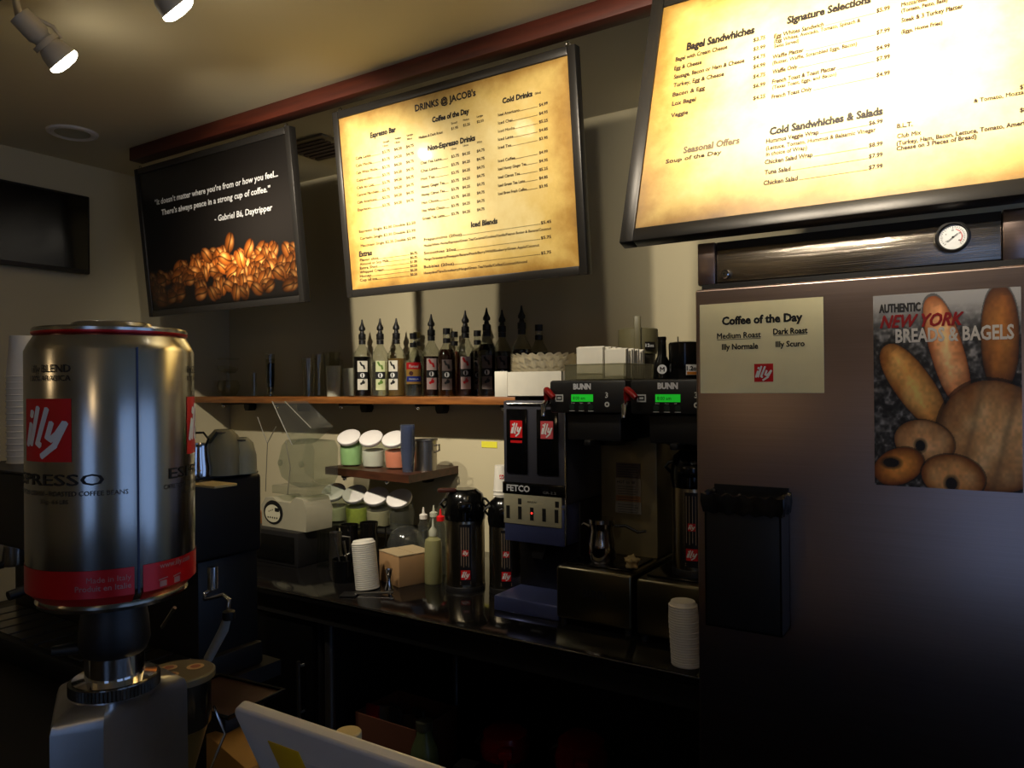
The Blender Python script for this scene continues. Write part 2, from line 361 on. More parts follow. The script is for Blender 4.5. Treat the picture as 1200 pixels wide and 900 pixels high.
# lighting track and its lamps
a = P(0, 17, Z=2.735); 
t = thing('lighting_track', 'black ceiling lighting track running parallel to the wooden beam', 'track', (0, 0, 0))
G().box(-3.2, 1.6, .925, .985, 2.725, ZC, .003).build('rail', black_metal, t)
lamp_cream = mat('lamp_cream', (.75, .71, .62), .5)
lamp_glow = mat('lamp_glow', (1, .95, .85), .4, emis=(1, .95, .86), estr=26)
lab = ['cream track spotlight with visible yoke, nearest the left wall', 'cream track spotlight cut by the top edge, second from left', 'cream track spotlight above the gap left of the food menu', 'cream track spotlight aimed at the middle of the food menu', 'cream track spotlight aimed at the right of the food menu']
for i, (pos, aim, pw, cone) in enumerate(LAMP_AIM):
    d = (Vector(aim)-Vector(pos)).normalized(); pos = Vector(pos)
    if i < 2: dd = (RT*.60 - UP*.74 + FW*.62).normalized()
    else: dd = d
    rot = dd.to_track_quat('-Z', 'Y').to_euler()
    t = thing('track_lamp', lab[i], 'lamp', pos, rot=rot, group='spotlights on the ceiling track')
    G().lathe([(.016, .150), (.031, .148), (.033, .085), (.026, .075), (.026, .062), (.040, .035), (.0445, .012), (.0450, .003), (.0440, .002), (.043, .006), (.020, .03)], 28).build('housing', lamp_cream, t)
    G().lathe([(.0001, -.020), (.025, -.018), (.038, -.013), (.0455, -.006), (.046, .0), (.0445, .004), (.0001, .004)], 32).build('bulb', lamp_glow, t)
    G().lathe([(.036, .066), (.040, .066), (.040, .052), (.036, .052)], 24).build('collar', lamp_cream, t)
    r = t.rotation_euler.to_matrix().inverted() @ (Vector((pos.x+(.13 if i < 2 else 0), .955, 2.728))-pos)
    q = Vector((0, 0, .149))
    G().tube([q, q+(r-q)*.5, r], [.011, .009, .012], 12).build('stem', lamp_cream, t)
    G().tube([(.0, .03, .12), (.0, .052, .08), (0, .045, .045)], .006, 8).build('yoke', lamp_cream, t)
    ld = bpy.data.lights.new('spot', 'SPOT'); ld.energy = LAMP_W*pw; ld.color = LAMP_COL; ld.spot_size = math.radians(cone); ld.spot_blend = 1; ld.shadow_soft_size = .022
    lo = bpy.data.objects.new('spot', ld); C.objects.link(lo); lo.location = pos+dd*.03; lo.rotation_euler = d.to_track_quat('-Z', 'Y').to_euler()

# television on the left wall
a = P(104, 231, X=-3.70); b = P(105, 322, X=-3.70)
t = thing('television', 'black flat television mounted on the left wall', 'television', (-3.69, a.y, (a.z+b.z)/2))
hh = (a.z-b.z)/2
G().box(-.03, .0, -.70, 0, -hh, hh, .006).build('casing', black_plastic, t)
G().box(.0005, .002, -.69, -.012, -hh+.02, hh-.012).build('screen', black_gloss, t)
G().box(-.069, -.03, -.45, -.25, -.1, .1).build('wall_bracket', black_metal, t)

# ================================================================== MENU BOARDS
def board(name, label, x0, x1, yb, zb, yt, zt, depth=.035, fw=.028):
    w_ = x1-x0; h_ = math.hypot(zt-zb, yt-yb); tilt = math.atan2(-(yt-yb), zt-zb)
    t = thing(name, label, 'sign', (x0, yb, zb), rot=(tilt, 0, 0))
    g = G()
    for a, b, c, d in ((0, fw, 0, h_), (w_-fw, w_, 0, h_), (fw, w_-fw, 0, fw), (fw, w_-fw, h_-fw, h_)): g.box(a, b, 0, depth, c, d, .003)
    g.build('frame', frame_black, t)
    G().box(.01, w_-.01, depth-.006, depth-.002, .01, h_-.01).build('back_panel', black_plastic, t)
    inv = (Matrix.Translation((x0, yb, zb)) @ Matrix.Rotation(tilt, 4, 'X') @ Matrix.Translation((0, .006, 0))).inverted()
    return t, w_, h_, inv
def panel(t, w_, h_, m, fw=.028, name='menu_print'):
    return G().box(fw, w_-fw, .006, .010, fw, h_-fw).build(name, m, t, smooth=False)
def pixels_to_meter(inv, x, y, dy):
    a = local_px(x, y, inv); b = local_px(x, y+dy, inv); return abs(a[1]-b[1])

# board 1 : quotation with coffee beans
b1, W1, H1, I1 = board('quote_board', 'black framed picture of coffee beans with a quotation, leftmost hanging board', -3.36, -2.30, 2.06, 1.99, 1.99, 2.672)
def beans(u, v):
    base = np.stack([.045+.10*np.exp(-((u-.8)**2+(v-.55)**2)*6), .035+.095*np.exp(-((u-.8)**2+(v-.55)**2)*6), .03+.09*np.exp(-((u-.8)**2+(v-.55)**2)*6)], -1)
    rs = np.random.RandomState(5); W, H = W1, H1
    L = []
    for k in range(150):
        x = rs.rand()*1.02; y = .64+.30*rs.rand()**.9
        top = .70-.09*math.exp(-((x-.62)/.25)**2)+.03*rs.rand()
        if y < top: y = top+rs.rand()*.2
        L.append((y, x, rs.rand()*PI, rs.rand()))
    L.sort()
    L += [(.60, .60, 1.9, .9), (.66, .44, .7, .8), (.66, .72, 2.1, .8), (.70, .56, .3, 1), (.72, .66, 1.2, .9)]
    for y, x, a, q in L:
        dx = (u-x)*W; dy = (v-y)*H; s = .038+.012*q
        e = (dx*math.cos(a)+dy*math.sin(a))/s; n = (-dx*math.sin(a)+dy*math.cos(a))/(s*.66); r2 = e*e+n*n
        ins = (r2 < 1)[..., None]
        glow = math.exp(-((x-.62)/.38)**2)*max(0, 1-abs(y-.74)/.28)
        sh = np.clip(1-r2, 0, 1)**.5
        hl = np.exp(-((e+.2)**2+(n+.35)**2)*5)
        k = .22+.95*glow*(.6+.6*q)
        cut = np.exp(-(n-.12*np.sin(e*3))**2*90)
        cc = np.stack([(.30+.55*sh+.45*hl)*k, (.12+.34*sh+.42*hl)*k, (.04+.12*sh+.3*hl)*k], -1)*(1-.75*cut[..., None])
        base = np.where(ins, cc, base)
    fade = np.clip((v-.97)/.03, 0, 1)[..., None]
    return base*(1-.7*fade)
paint('picture', b1, .028, W1-.028, .028, H1-.028, 300, 190, beans, printmat('board_print', .35, .4), y=.006)
tx = T()
for s, xa, xb, y, cap in (('“It doesn’t matter where you’re from or how you feel...', 182, 329, 240.5, 6.6), ('There’s always peace in a strong cup of coffee.”', 190, 320, 252.3, 6.6), ('- Gabriel Bá, Daytripper', 252, 321, 259.8, 6.6)):
    a = local_px(xa, y, I1); yb_ = y; b = local_px(xb, y, I1)
    tx.put(s, a[0], b[0], a[1], cap*3.3/880, 1.5, .12)
tx.build('lettering', mat('quote_ink', (.80, .80, .80), .5), b1, y=.0045)

# board 2 : drinks
b2, W2, H2, I2 = board('drinks_menu', 'black framed yellow drinks menu board, middle of three', -2.065, -1.045, 2.06, 1.99, 1.99, 2.672)
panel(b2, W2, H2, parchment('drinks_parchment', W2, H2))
def px_text(tx, inv, s, xa, xb, y, cappx, bold=0, shear=0, row=None, heavy=1):
    a = local_px(xa, y, inv); b = local_px(xb, y, inv); z = a[1] if row is None else row
    # baseline runs level on the board, so both ends use the left end's height
    o = inv @ Vector((0, 0, EYE)); d1 = local_px(xa, y, inv)
    yy = y
    for _ in range(4):                                    # find the pixel row that keeps z at the right end
        b = local_px(xb, yy, inv); k = (local_px(xb, yy+1, inv)[1]-b[1]); yy += (z-b[1])/k
    cap = abs(local_px(xa, y+cappx, inv)[1]-local_px(xa, y, inv)[1])
    tx.put(s, a[0], b[0], z, cap, bold, shear, heavy=heavy); return z
hd = T(); sm = T()
px_text(hd, I2, "DRINKS @ JACOB's", 486.7, 557.5, 131, 7.6, 1.4)
for s, xa, xb, y in (('Coffee of the Day', 506.7, 550, 143.7), ('Espresso Bar', 434, 464, 162), ('Non-Espresso Drinks', 501.5, 557, 177), ('Cold Drinks', 589, 624, 121.5), ('Iced Blends', 552, 583, 266.5), ('Extras', 421, 436, 301)):
    px_text(hd, I2, s, xa, xb, y, 6, 2.4, .08)
px_text(sm, I2, '(20oz)', 627, 634, 111, 2.4)
for i, s in enumerate(('Cafe Latte', 'Cafe Mocha', 'Cafe White Mocha', 'Cappuccino', 'Cafe au Lait', 'Caramel Macchiato', 'Cafe Americano', 'Espresso')):
    y = 187.5+i*8.6; x = 417+i*.35
    r = px_text(sm, I2, s+'.'*(22-len(s)), x, x+29, y, 3.2, .6)
    for q, (xx, pr) in enumerate(((448, '$3.75'), (462, '$4.20'), (476, '$4.75'))):
        px_text(sm, I2, pr, xx, xx+9, y-.27*(xx-x), 3.2, .6, row=r)
for k, xx in enumerate((449, 463, 477)): px_text(sm, I2, ('Small', 'Medium', 'Large')[k], xx, xx+7, 168-k*4, 2.3, .4); px_text(sm, I2, ('12oz', '16oz', '20oz')[k], xx, xx+6, 172.5-k*4, 2.3, .4)
for i, s in enumerate(('Espresso Single $2.00 Double $2.50', 'Cortado Single $2.50 Double $2.99', 'Macchiato Single $2.25 Double $2.99')): px_text(sm, I2, s, 421+i, 487, 273+i*8.3, 3, .5)
for i, (s, pr) in enumerate((('Flavor shot', '$0.75'), ('Almond or Soy Milk', '$0.75'), ('Extra Shot', '$1.00'), ('Whipped Cream', '$0.50'), ('Honey', '$0.50'), ('Cup of ice', '$0.50'))):
    r = px_text(sm, I2, s+'.'*(44-len(s)), 422, 480, 306.5+i*4.7, 3, .5); px_text(sm, I2, pr, 481, 489, 306.5+i*4.7-8, 3, .5, row=r)
r = px_text(sm, I2, 'Medium & Dark Roast', 491, 519, 163, 3, .5)
for k, xx in enumerate((529, 543, 559)):
    px_text(sm, I2, ('Small', 'Medium', 'Large')[k], xx, xx+7, 146-k*4, 2.2, .4); px_text(sm, I2, ('$1.95', '$2.25', '$2.50')[k], xx, xx+8, 152.5-k*4, 3, .5)
for k, xx in enumerate((529, 543, 559)): px_text(sm, I2, ('12oz', '16oz', '20oz')[k], xx, xx+6, 176-k*4, 2.2, .4)
for i, s in enumerate(('Chai Tea Latte', 'Chai Latte', 'Hot Tea', 'Honey Ginger Tea', 'Honey Citron Tea', 'Hot Choco', 'Hot White Choco', 'Green Tea Latte')):
    y = 193+i*9.3; x = 493+i*.3; r = px_text(sm, I2, s+'.'*(22-len(s)), x, x+32, y, 3.2, .6)
    for q, (xx, pr) in enumerate(((529, '$3.75'), (542, '$4.25'), (559, '$4.75'))): px_text(sm, I2, pr, xx, xx+9, y-.22*(xx-x), 3.2, .6, row=r)
for i, s in enumerate(('Iced Americano', 'Iced Chai', 'Iced Mocha', 'Iced Latte', 'Iced Tea', 'Iced Coffee', 'Iced Honey Ginger Tea', 'Iced Citron Tea', 'Iced Green Tea Latte', 'Iced Brew Fresh Coffee')):
    y = 136.5+i*9.6+(6 if i > 4 else 0); r = px_text(sm, I2, s+'.'*(38-len(s)), 584, 630, y, 3.3, .6)
    px_text(sm, I2, ('$4.99', '$4.95', '$5.25', '$4.85', '$3.95')[i % 5], 632, 642, y-10, 3.4, .6, row=r)
for i, (s, d_) in enumerate((('Frappuccino (20oz)', 'Mocha/White Mocha/Espresso/Green Tea/Caramel/Cookies/Vanilla/Peanut Butter & Banana/Coconut'), ('Smoothies 20oz', 'Mango/Strawberry/Pineapple/Banana/Peach/Berry/Wild/Blueberry/Green Apple/Coconut'), ('Bubbles (20oz)', 'Honeydew/Taro/Strawberry/Mango/Green Tea/Vanilla/Coffee/Coconut/Almond'))):
    y = 282.5+i*16; r = px_text(sm, I2, s+'.'*(84-len(s)), 497, 633, y, 3.2, .5)
    px_text(sm, I2, ('$5.45', '$5.75', '$5.75')[i], 634, 646, y-20, 3.4, .6, row=r); px_text(sm, I2, d_, 497, 646-14*i, y+7, 2.8, .4)
hd.build('headings', ink_dark, b2, y=.0050); sm.build('lettering', mat('brown_ink', (.20, .13, .08), .6), b2, y=.0050)

# board 3 : food
b3, W3, H3, I3 = board('food_menu', 'large yellow food menu board above the steel refrigerator, rightmost', -.775, .265, 1.70, 2.0, 1.93, 2.70, .035, .036)
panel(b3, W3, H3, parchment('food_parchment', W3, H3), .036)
hd = T(); sm = T(); fi = T()
for s, xa, xb, y in (('Bagel Sandwhiches', 804.4, 883.5, 59.5), ('Signature Selections', 922, 1020, 28.6), ('Cold Sandwhiches & Salads', 901.5, 1034, 158.6)): px_text(hd, I3, s, xa, xb, y, 8.2, 2.2)
px_text(fi, I3, 'Seasonal Offers', 800.5, 866, 180, 7.2, 1.6)
for s, xa, xb, y, pr in (('Bagel with Cream Cheese', 791.5, 852, 72.5, '$3.75'), ('Egg & Cheese', 790, 822, 83, '$3.99'), ('Sausage, Bacon or Ham & Cheese', 789.5, 872, 93, '$4.75'), ('Turkey, Egg & Cheese', 789, 848, 102.8, '$4.99'), ('Bacon & Egg', 788, 826, 113.8, '$4.75'), ('Lox Bagel', 787.4, 815, 124.5, '$6.99'), ('Veggie', 786, 806, 138, '$4.25')):
    r = px_text(sm, I3, s, xa, xb, y, 4.6, .8); px_text(sm, I3, pr, 882, 896.5, y-16, 4.4, .6, row=r)
px_text(sm, I3, 'Soup of the Day', 780, 845, 192, 4.4, .6)
for s, xa, xb, y, c_, pr in (('Egg Whites Sandwich', 907, 965, 45.4, 4.8, '$5.99'), ('(Egg Whites, Avocado, Tomato, Spinach &', 907, 1008, 51, 4.2, 0), ('Swiss Served)', 907, 936, 57, 4.2, 0), ('Waffle Platter', 905, 941.5, 69.7, 4.8, '$7.99'), ('(Butter, Waffle, Scrambled Eggs, Bacon)', 905, 1004, 76.4, 4.2, 0), ('Waffle Only', 905, 934, 87, 4.8, '$4.99'), ('French Toast & Toast Platter', 904.7, 979, 98.7, 4.8, '$7.99'), ('(Texas Toast, Eggs, and Bacon)', 905, 980, 105, 4.2, 0), ('French Toast Only', 904, 951, 116.3, 4.8, '$4.99'),
                       ('Hummus Veggie Wrap', 897.6, 959, 168.4, 5, '$6.99'), ('(Lettuce, Tomato, Hummus & Balsamic Vinegar', 897.6, 1026, 176.3, 4.4, 0), ('in choice of Wrap)', 897.6, 945.5, 183.3, 4.4, 0), ('Chicken Salad Wrap', 896, 952, 193, 5, '$8.99'), ('Tuna Salad', 895.7, 926, 205, 5, '$7.99'), ('Chicken Salad', 894.5, 934.5, 217.4, 5, '$7.99')):
    r = px_text(sm, I3, s, xa, xb, y, c_, .8 if pr else .3)
    if pr:
        xr = 1026.5 if y < 130 else 1018; px_text(sm, I3, pr, xr, xr+16, y-20, 4.8, .8, row=r)
        a = local_px(xb+2, y-10, I3)[0]; b = local_px(xr-1, y-20, I3)[0]; sm.quad(a, b, r, r+.0009)
for s, xa, xb, y, c_ in (('Mozzarella, Basil', 1056, 1100, 8.6, 5), ('(Tomato, Pesto, Basil)', 1056, 1110, 15.5, 4.4), ('Steak & 3 Turkey Platter', 1056, 1128, 27, 5), ('(Eggs, Home Fries)', 1056, 1104, 40, 4.4), ('& Tomato, Mozzarella, Pesto)', 1141, 1240, 121, 4.6), ('B.L.T.', 1051, 1069, 150.8, 5), ('Club Mix', 1051, 1079, 162.5, 5), ('(Turkey, Ham, Bacon, Lettuce, Tomato, American', 1050.4, 1212, 170.8, 4.8), ('Cheese on 3 Pieces of Bread)', 1050.4, 1144, 177, 4.8), ('$7.99', 1195, 1212, 105, 5), ('$8.49', 1195, 1212, 132, 5)):
    px_text(sm, I3, s, xa, xb, y, c_, .8)
hd.build('headings', ink_dark, b3, y=.0050); sm.build('lettering', mat('brown_ink'), b3, y=.0050); fi.build('seasonal_heading', mat('grey_ink', (.42, .36, .28), .6), b3, y=.0050)
# hooks that carry the boards
for bb, W_, H_ in ((b1, W1, H1), (b2, W2, H2), (b3, W3, H3)):
    for x in (.03, W_-.03):
        g = G(); g.tube([(x+.008*math.cos(k*PI/6), .015, H_+.006+.008*math.sin(k*PI/6)) for k in range(13)], .0016, 6, False); g.build('hook', chrome, bb)

# ================================================================== REFRIGERATOR
t = thing('refrigerator', 'tall brushed steel refrigerator with a top thermometer dial', 'refrigerator', (-.594, 1.75, 0))
FWd = .654
G().box(0, FWd, .03, .80, .10, 1.985, .004).build('body', steel_door, t)
G().box(.0, .042, -.0, .03, 1.885, 1.985, .003).build('corner_post', steel_door, t)
G().box(.611, FWd, -.0, .03, 1.885, 1.985, .003).build('corner_post', steel_door, t)
G().box(.044, .609, .006, .03, 1.889, 1.966, .002).build('control_panel', steel_strip, t)
G().box(.044, .609, .012, .03, 1.967, 1.985).build('top_gap', black_metal, t)
dr = G().box(.002, FWd-.002, -.025, .028, .16, 1.872, .006, 3).build('door', steel_door, t)
G().box(.01, FWd-.01, .0, .03, 1.872, 1.886).build('door_gasket', black_plastic, t)
for x in (.06, .59):
    for y in (.1, .72): G().lathe([(.02, 0), (.022, .02), (.022, .09), (.03, .10)], 14, x, y).build('foot', black_metal, t)
q = P(1117, 279, Y=1.756)-Vector((-.594, 1.75, 0))
def ydisc(g, x, z, prof, seg=32):
    g.m = Matrix.Translation((x, 0, z)) @ Matrix.Rotation(PI/2, 4, 'X'); g.lathe(prof, seg); g.m = Matrix(); return g
dl = ydisc(G(), q.x, q.z, [(.0001, -.006), (.030, -.006), (.0315, .010), (.027, .013), (.0255, .006), (.0001, .006)]).build('thermometer', black_plastic, t)
ydisc(G(), q.x, q.z, [(.0001, .0065), (.0245, .0065), (.0245, .0072), (.0001, .0072)]).build('dial_face', ink_white, dl)
dg = T()
for k in range(25):
    a = math.radians(225-k*11.25); dg.stroke([(q.x+.021*math.cos(a), q.z+.021*math.sin(a)), (q.x+(.0175 if k % 4 == 0 else .019)*math.cos(a), q.z+(.0175 if k % 4 == 0 else .019)*math.sin(a))], .0007)
for k, s in enumerate(('-20', '0', '20', '40', '60')):
    a = math.radians(215-k*62); dg.put(s, q.x+.0135*math.cos(a), None, q.z+.0135*math.sin(a)-.001, .0028, .5, align='c')
dg.stroke([(q.x-.009, q.z-.008), (q.x+.008, q.z+.006)], .0012); dg.disc(q.x, q.z, .002)
dg.build('dial_marks', ink_black, dl, y=-.0079)
rr = T()
for k in range(6): 
    a = math.radians(70-k*18); b = math.radians(70-(k+1)*18); rr.stroke([(q.x+.016*math.cos(a), q.z+.016*math.sin(a)), (q.x+.016*math.cos(b), q.z+.016*math.sin(b))], .0012)
rr.build('dial_arc', logo_red, dl, y=-.0078)
q = P(850, 322, Y=1.756)-Vector((-.594, 1.75, 0))
lk = ydisc(G(), q.x, q.z, [(.0001, -.006), (.0105, -.006), (.0105, .002), (.008, .005), (.0001, .005)], 20).build('lock', chrome, t)
T().disc(q.x, q.z+.002, .0018).quad(q.x-.0008, q.x+.0008, q.z-.004, q.z+.001).build('keyhole', ink_black, lk, y=-.0056)

YD = 1.725
def on_door(px, py): return P(px, py, Y=YD-.002)
# coffee of the day sign
a = on_door(820, 357.5); b = on_door(966, 460.5)
t = thing('coffee_sign', 'laminated cream paper sign reading Coffee of the Day on the refrigerator', 'sign', (a.x, YD-.001, b.z))
sw, sh = b.x-a.x, a.z-b.z
G().box(0, sw, -.0016, 0, 0, sh).build('sheet', mat('laminated_paper', (.94, .90, .72), .32, coat=.6), t, smooth=False)
I = Matrix.Translation((-a.x, -(YD-.003), -b.z)); s1 = T(); s2 = T()
px_text(s1, I, 'Coffee of the Day', 846, 939.8, 380.9, 9, 2)
for s, xa, xb, y in (('Medium Roast', 840.3, 891.3, 397.3), ('Dark Roast', 906, 946, 392)):
    r = px_text(s1, I, s, xa, xb, y, 6.6, 1); m_ = local_px(xa, y, I)[0]; n_ = local_px(xb, y, I)[0]; s1.quad(m_, n_, r-.0028, r-.0018)
px_text(s1, I, 'Illy Normale', 846, 888, 410, 6.6, .6); px_text(s1, I, 'Illy Scuro', 909, 942.6, 406.8, 6.6, .6)
s1.build('lettering', ink_black, t, y=-.0022)
m_ = local_px(884, 447.5, I); n_ = local_px(906, 426, I); logo(t, m_[0], m_[1], n_[0]-m_[0], y=-.0021, h_=n_[1]-m_[1])
m_ = local_px(843, 427, I); n_ = local_px(882, 413, I)
# bread poster
a = on_door(1023, 347); b = on_door(1199, 578)
pw, ph = b.x-a.x+.0, a.z-b.z
t = thing('bread_poster', 'printed bread and bagel poster taped to the refrigerator door', 'poster', (a.x, YD-.001, b.z))
def bread(u, v):
    W, H = 430., 555.; x = u*W; y = v*H; o = np.zeros(u.shape+(3,))
    g = vnoise(u, v, 34, 46, 1)*.6+vnoise(u, v, 60, 80, 2)*.5; bl_ = (vnoise(u, v, 22, 30, 4) > .5)*.22
    base = .08+.34*g*g+bl_*g
    sky = np.clip(1-(v-.06)/.16, 0, 1); base = base*(1-sky)+.62*sky
    o[:] = base[..., None]*np.array([1, .98, .97])
    def loaf(cx, cy, a_, la, lb, c0, c1, seed, slash=0, pw_=2.0, hole=None, ridge=0):
        nonlocal o
        dx = x-cx; dy = y-cy; e = (dx*math.cos(a_)+dy*math.sin(a_))/la; n = (-dx*math.sin(a_)+dy*math.cos(a_))/lb
        r = (np.abs(e)**pw_+np.abs(n)**pw_); ins = r < 1
        if hole: 
            hr = ((x-hole[0])/hole[2])**2+((y-hole[1])/hole[3])**2; rim = np.clip((hr-1)*.6, 0, 1); 
        sh = np.clip(1-r, 0, 1)**.45; nn = vnoise(u, v, 50, 60, seed)
        k = (.56+.5*sh)*(.90+.16*nn)
        if slash: k = k+.16*np.exp(-((n-.25*np.sin(e*2.2))*4)**2)*(np.abs(e) < .8)
        c = c0+(c1-c0)*np.clip(sh*1.1-.2+.5*(vnoise(u, v, 12, 15, seed+9)-.5), 0, 1)[..., None]
        cc = c*k[..., None]
        if ridge:
            rg = np.exp(-((np.mod(e*1.7+.15, 1)-.5)*9-.8*n)**2)[..., None]; cc = cc*(1-.35*rg)+np.array([.86, .68, .46])*.15*rg
        if hole:
            cc = cc*(.45+.55*rim[..., None]); cc = np.where((hr < 1)[..., None], np.array([.10, .08, .08]), cc)
        halo = np.clip(1.10-r, 0, 1)[..., None]*3; o = np.where((r < 1.12)[..., None] & ~ins[..., None], o*.55, o)
        o = np.where(ins[..., None], cc, o)
    A = np.array
    loaf(372, 135, 1.57, 142, 52, A([.42, .22, .08]), A([.66, .42, .18]), 11, 1, 2.3)
    loaf(222, 165, 1.28, 160, 48, A([.80, .42, .20]), A([.97, .72, .50]), 12, 1, 2.4)
    loaf(120, 262, .92, 142, 56, A([.74, .42, .14]), A([.97, .74, .42]), 13, 1, 2.3)
    loaf(352, 405, .3, 160, 152, A([.66, .38, .16]), A([.98, .80, .56]), 14, 0, 2.1, ridge=1)
    loaf(152, 425, .15, 90, 62, A([.76, .48, .24]), A([.97, .78, .56]), 15, 0, 2, (142, 436, 14, 15))
    loaf(74, 498, -.35, 80, 52, A([.62, .30, .08]), A([.93, .62, .28]), 16, 0, 2, (52, 488, 24, 13))
    loaf(236, 520, .1, 92, 62, A([.72, .40, .14]), A([.98, .76, .50]), 17, 0, 2, (232, 540, 16, 17))
    return o
paint('print', t, 0, pw, 0, ph, 215, 280, bread, printmat('poster_print', .45, .2), y=-.0012)
G().box(0, pw, -.001, 0, 0, ph).build('sheet', paper, t, smooth=False)
I = Matrix.Translation((-a.x, -(YD-.002), -b.z)); q1 = T(); q2 = T(); q3 = T()
px_text(q1, I, 'AUTHENTIC', 1030, 1078.3, 366.9, 9.5, 1.6)
px_text(q2, I, 'NEW YORK', 1031, 1129, 385, 14.5, .6, .35)
px_text(q3, I, 'BREADS & BAGELS', 1049.5, 1188.5, 401.4, 15.5, 2.4, heavy=0)
q1.build('lettering', mat('print_charcoal', (.16, .15, .15), .5), t, y=-.0019); q2.build('lettering', mat('print_red', (.55, .06, .08), .5), t, y=-.0020); q3.build('lettering', mat('print_grey', (.80, .77, .73), .5), t, y=-.0021)
# black pocket on the door
a = P(828, 570, Y=YD-.06); b = P(919, 745, Y=YD-.06)
t = thing('wall_pocket', 'black plastic bin with a bag liner hung on the refrigerator door', 'bin', (a.x, YD-.001, b.z))
w_, h_ = b.x-a.x, a.z-b.z
g = G(); g.box(0, w_, -.075, -.072, 0, h_-.02, .001).box(0, .004, -.075, 0, 0, h_-.02).box(w_-.004, w_, -.075, 0, 0, h_-.02).box(0, w_, -.075, 0, 0, .004).box(0, w_, -.004, 0, 0, h_)
g.build('bin_shell', black_plastic, t)
g = G(); N = 60; vs = []; fs = []
def rectp(k, e):
    s = k/N*4; i = int(s) % 4; f = s-int(s); c = [(-e, -.078-e), (w_+e, -.078-e), (w_+e, 0.0), (-e, 0.0)]; a_ = c[i]; b_ = c[(i+1) % 4]
    return a_[0]+(b_[0]-a_[0])*f, min(a_[1]+(b_[1]-a_[1])*f, -.001)
for j, (e, z) in enumerate(((.002, h_-.055), (.005, h_-.035), (.004, h_-.014), (-.004, h_-.015), (-.008, h_-.045))):
    for k in range(N):
        x, y = rectp(k, e+.002*math.sin(k*1.7+j)); vs.append((x, min(y, -.001), z+.004*math.sin(k*2.3+j*1.3)+.003*random.random()))
for j in range(4):
    for k in range(N): fs.append([j*N+k, j*N+(k+1) % N, (j+1)*N+(k+1) % N, (j+1)*N+k])
g.add(vs, fs).build('bag_liner', mat('bag_black', (.045, .045, .05), .22, bump=.6, nscale=60), t)

# ================================================================== SHELVES
def bracket(parent, x, y0, y1, z):
    g = G(); g.box(x-.012, x+.012, y0+.02, y1, z-.012, z, .002); g.prism([(x-.022, z-.012), (x+.022, z-.012), (x+.022, z-.03), (x+.012, z-.048), (x-.012, z-.048), (x-.022, z-.03)], y1-.05, y1)
    o = g.build('bracket', black_metal, parent)
    G().ball((x, y0+.03, z-.016), .010, seg=12).build('bolt', chrome, o)
ZS = 1.606
t = thing('long_shelf', 'long warm brown wooden wall shelf holding the syrup bottles', 'shelf', (XL, 2.57, ZS))
G().box(.001, 3.05, 0, YB-2.57-.001, -.034, 0, .003).build('board', wood_shelf, t)
for px in (262, 325, 400, 490, 590, 700): bracket(t, P(px, 475, Y=2.6).x-XL, 0, YB-2.57-.001, -.034)
ZT = 1.28
fl = P(381, 547, Z=ZT); fr = P(479, 557, Z=ZT); br = P(518, 549, Z=ZT)
t = thing('small_shelf', 'short dark wooden shelf under the long shelf, holding candy jars', 'shelf', (0, 0, ZT))
G().slab([(fl.x, fl.y), (fr.x, fr.y), (br.x, YB-.002), (fl.x, YB-.002)], -.034, 0).build('board', wood_dark, t)
bracket(t, -2.52, 2.46, YB-.001, -.034); bracket(t, -2.26, 2.46, YB-.001, -.034)

# ================================================================== BACK COUNTER
t = thing('back_counter', 'polished black worktop on steel legs carrying the coffee brewers', 'counter', (0, 0, 0))
G().box(XL+.005, -.598, 1.875, YB-.003, .872, .90, .004).build('worktop', granite, t)
G().box(XL+.005, -.599, 1.8725, 1.8752, .894, .8985, .001).build('edge_highlight', steel, t)  # bright strip added to draw the highlight along the granite bevel
G().box(XL+.03, -.60, 1.90, YB-.03, .80, .872).build('apron', black_metal, t)
G().box(XL+.03, -.605, 1.93, YB-.03, .155, .175).build('lower_shelf', black_metal, t)
for x in (-2.055, -.65):
    for y in (1.95, 2.70): G().lathe([(.022, 0), (.022, .03), (.019, .035), (.019, .80)], 16, x, y).build('leg', mat('leg_steel', (.35, .34, .33), .4, .9), t)
G().box(XL+.03, -.60, YB-.03, YB-.004, .03, .80).build('back_panel', black_metal, t)
CZ = .90

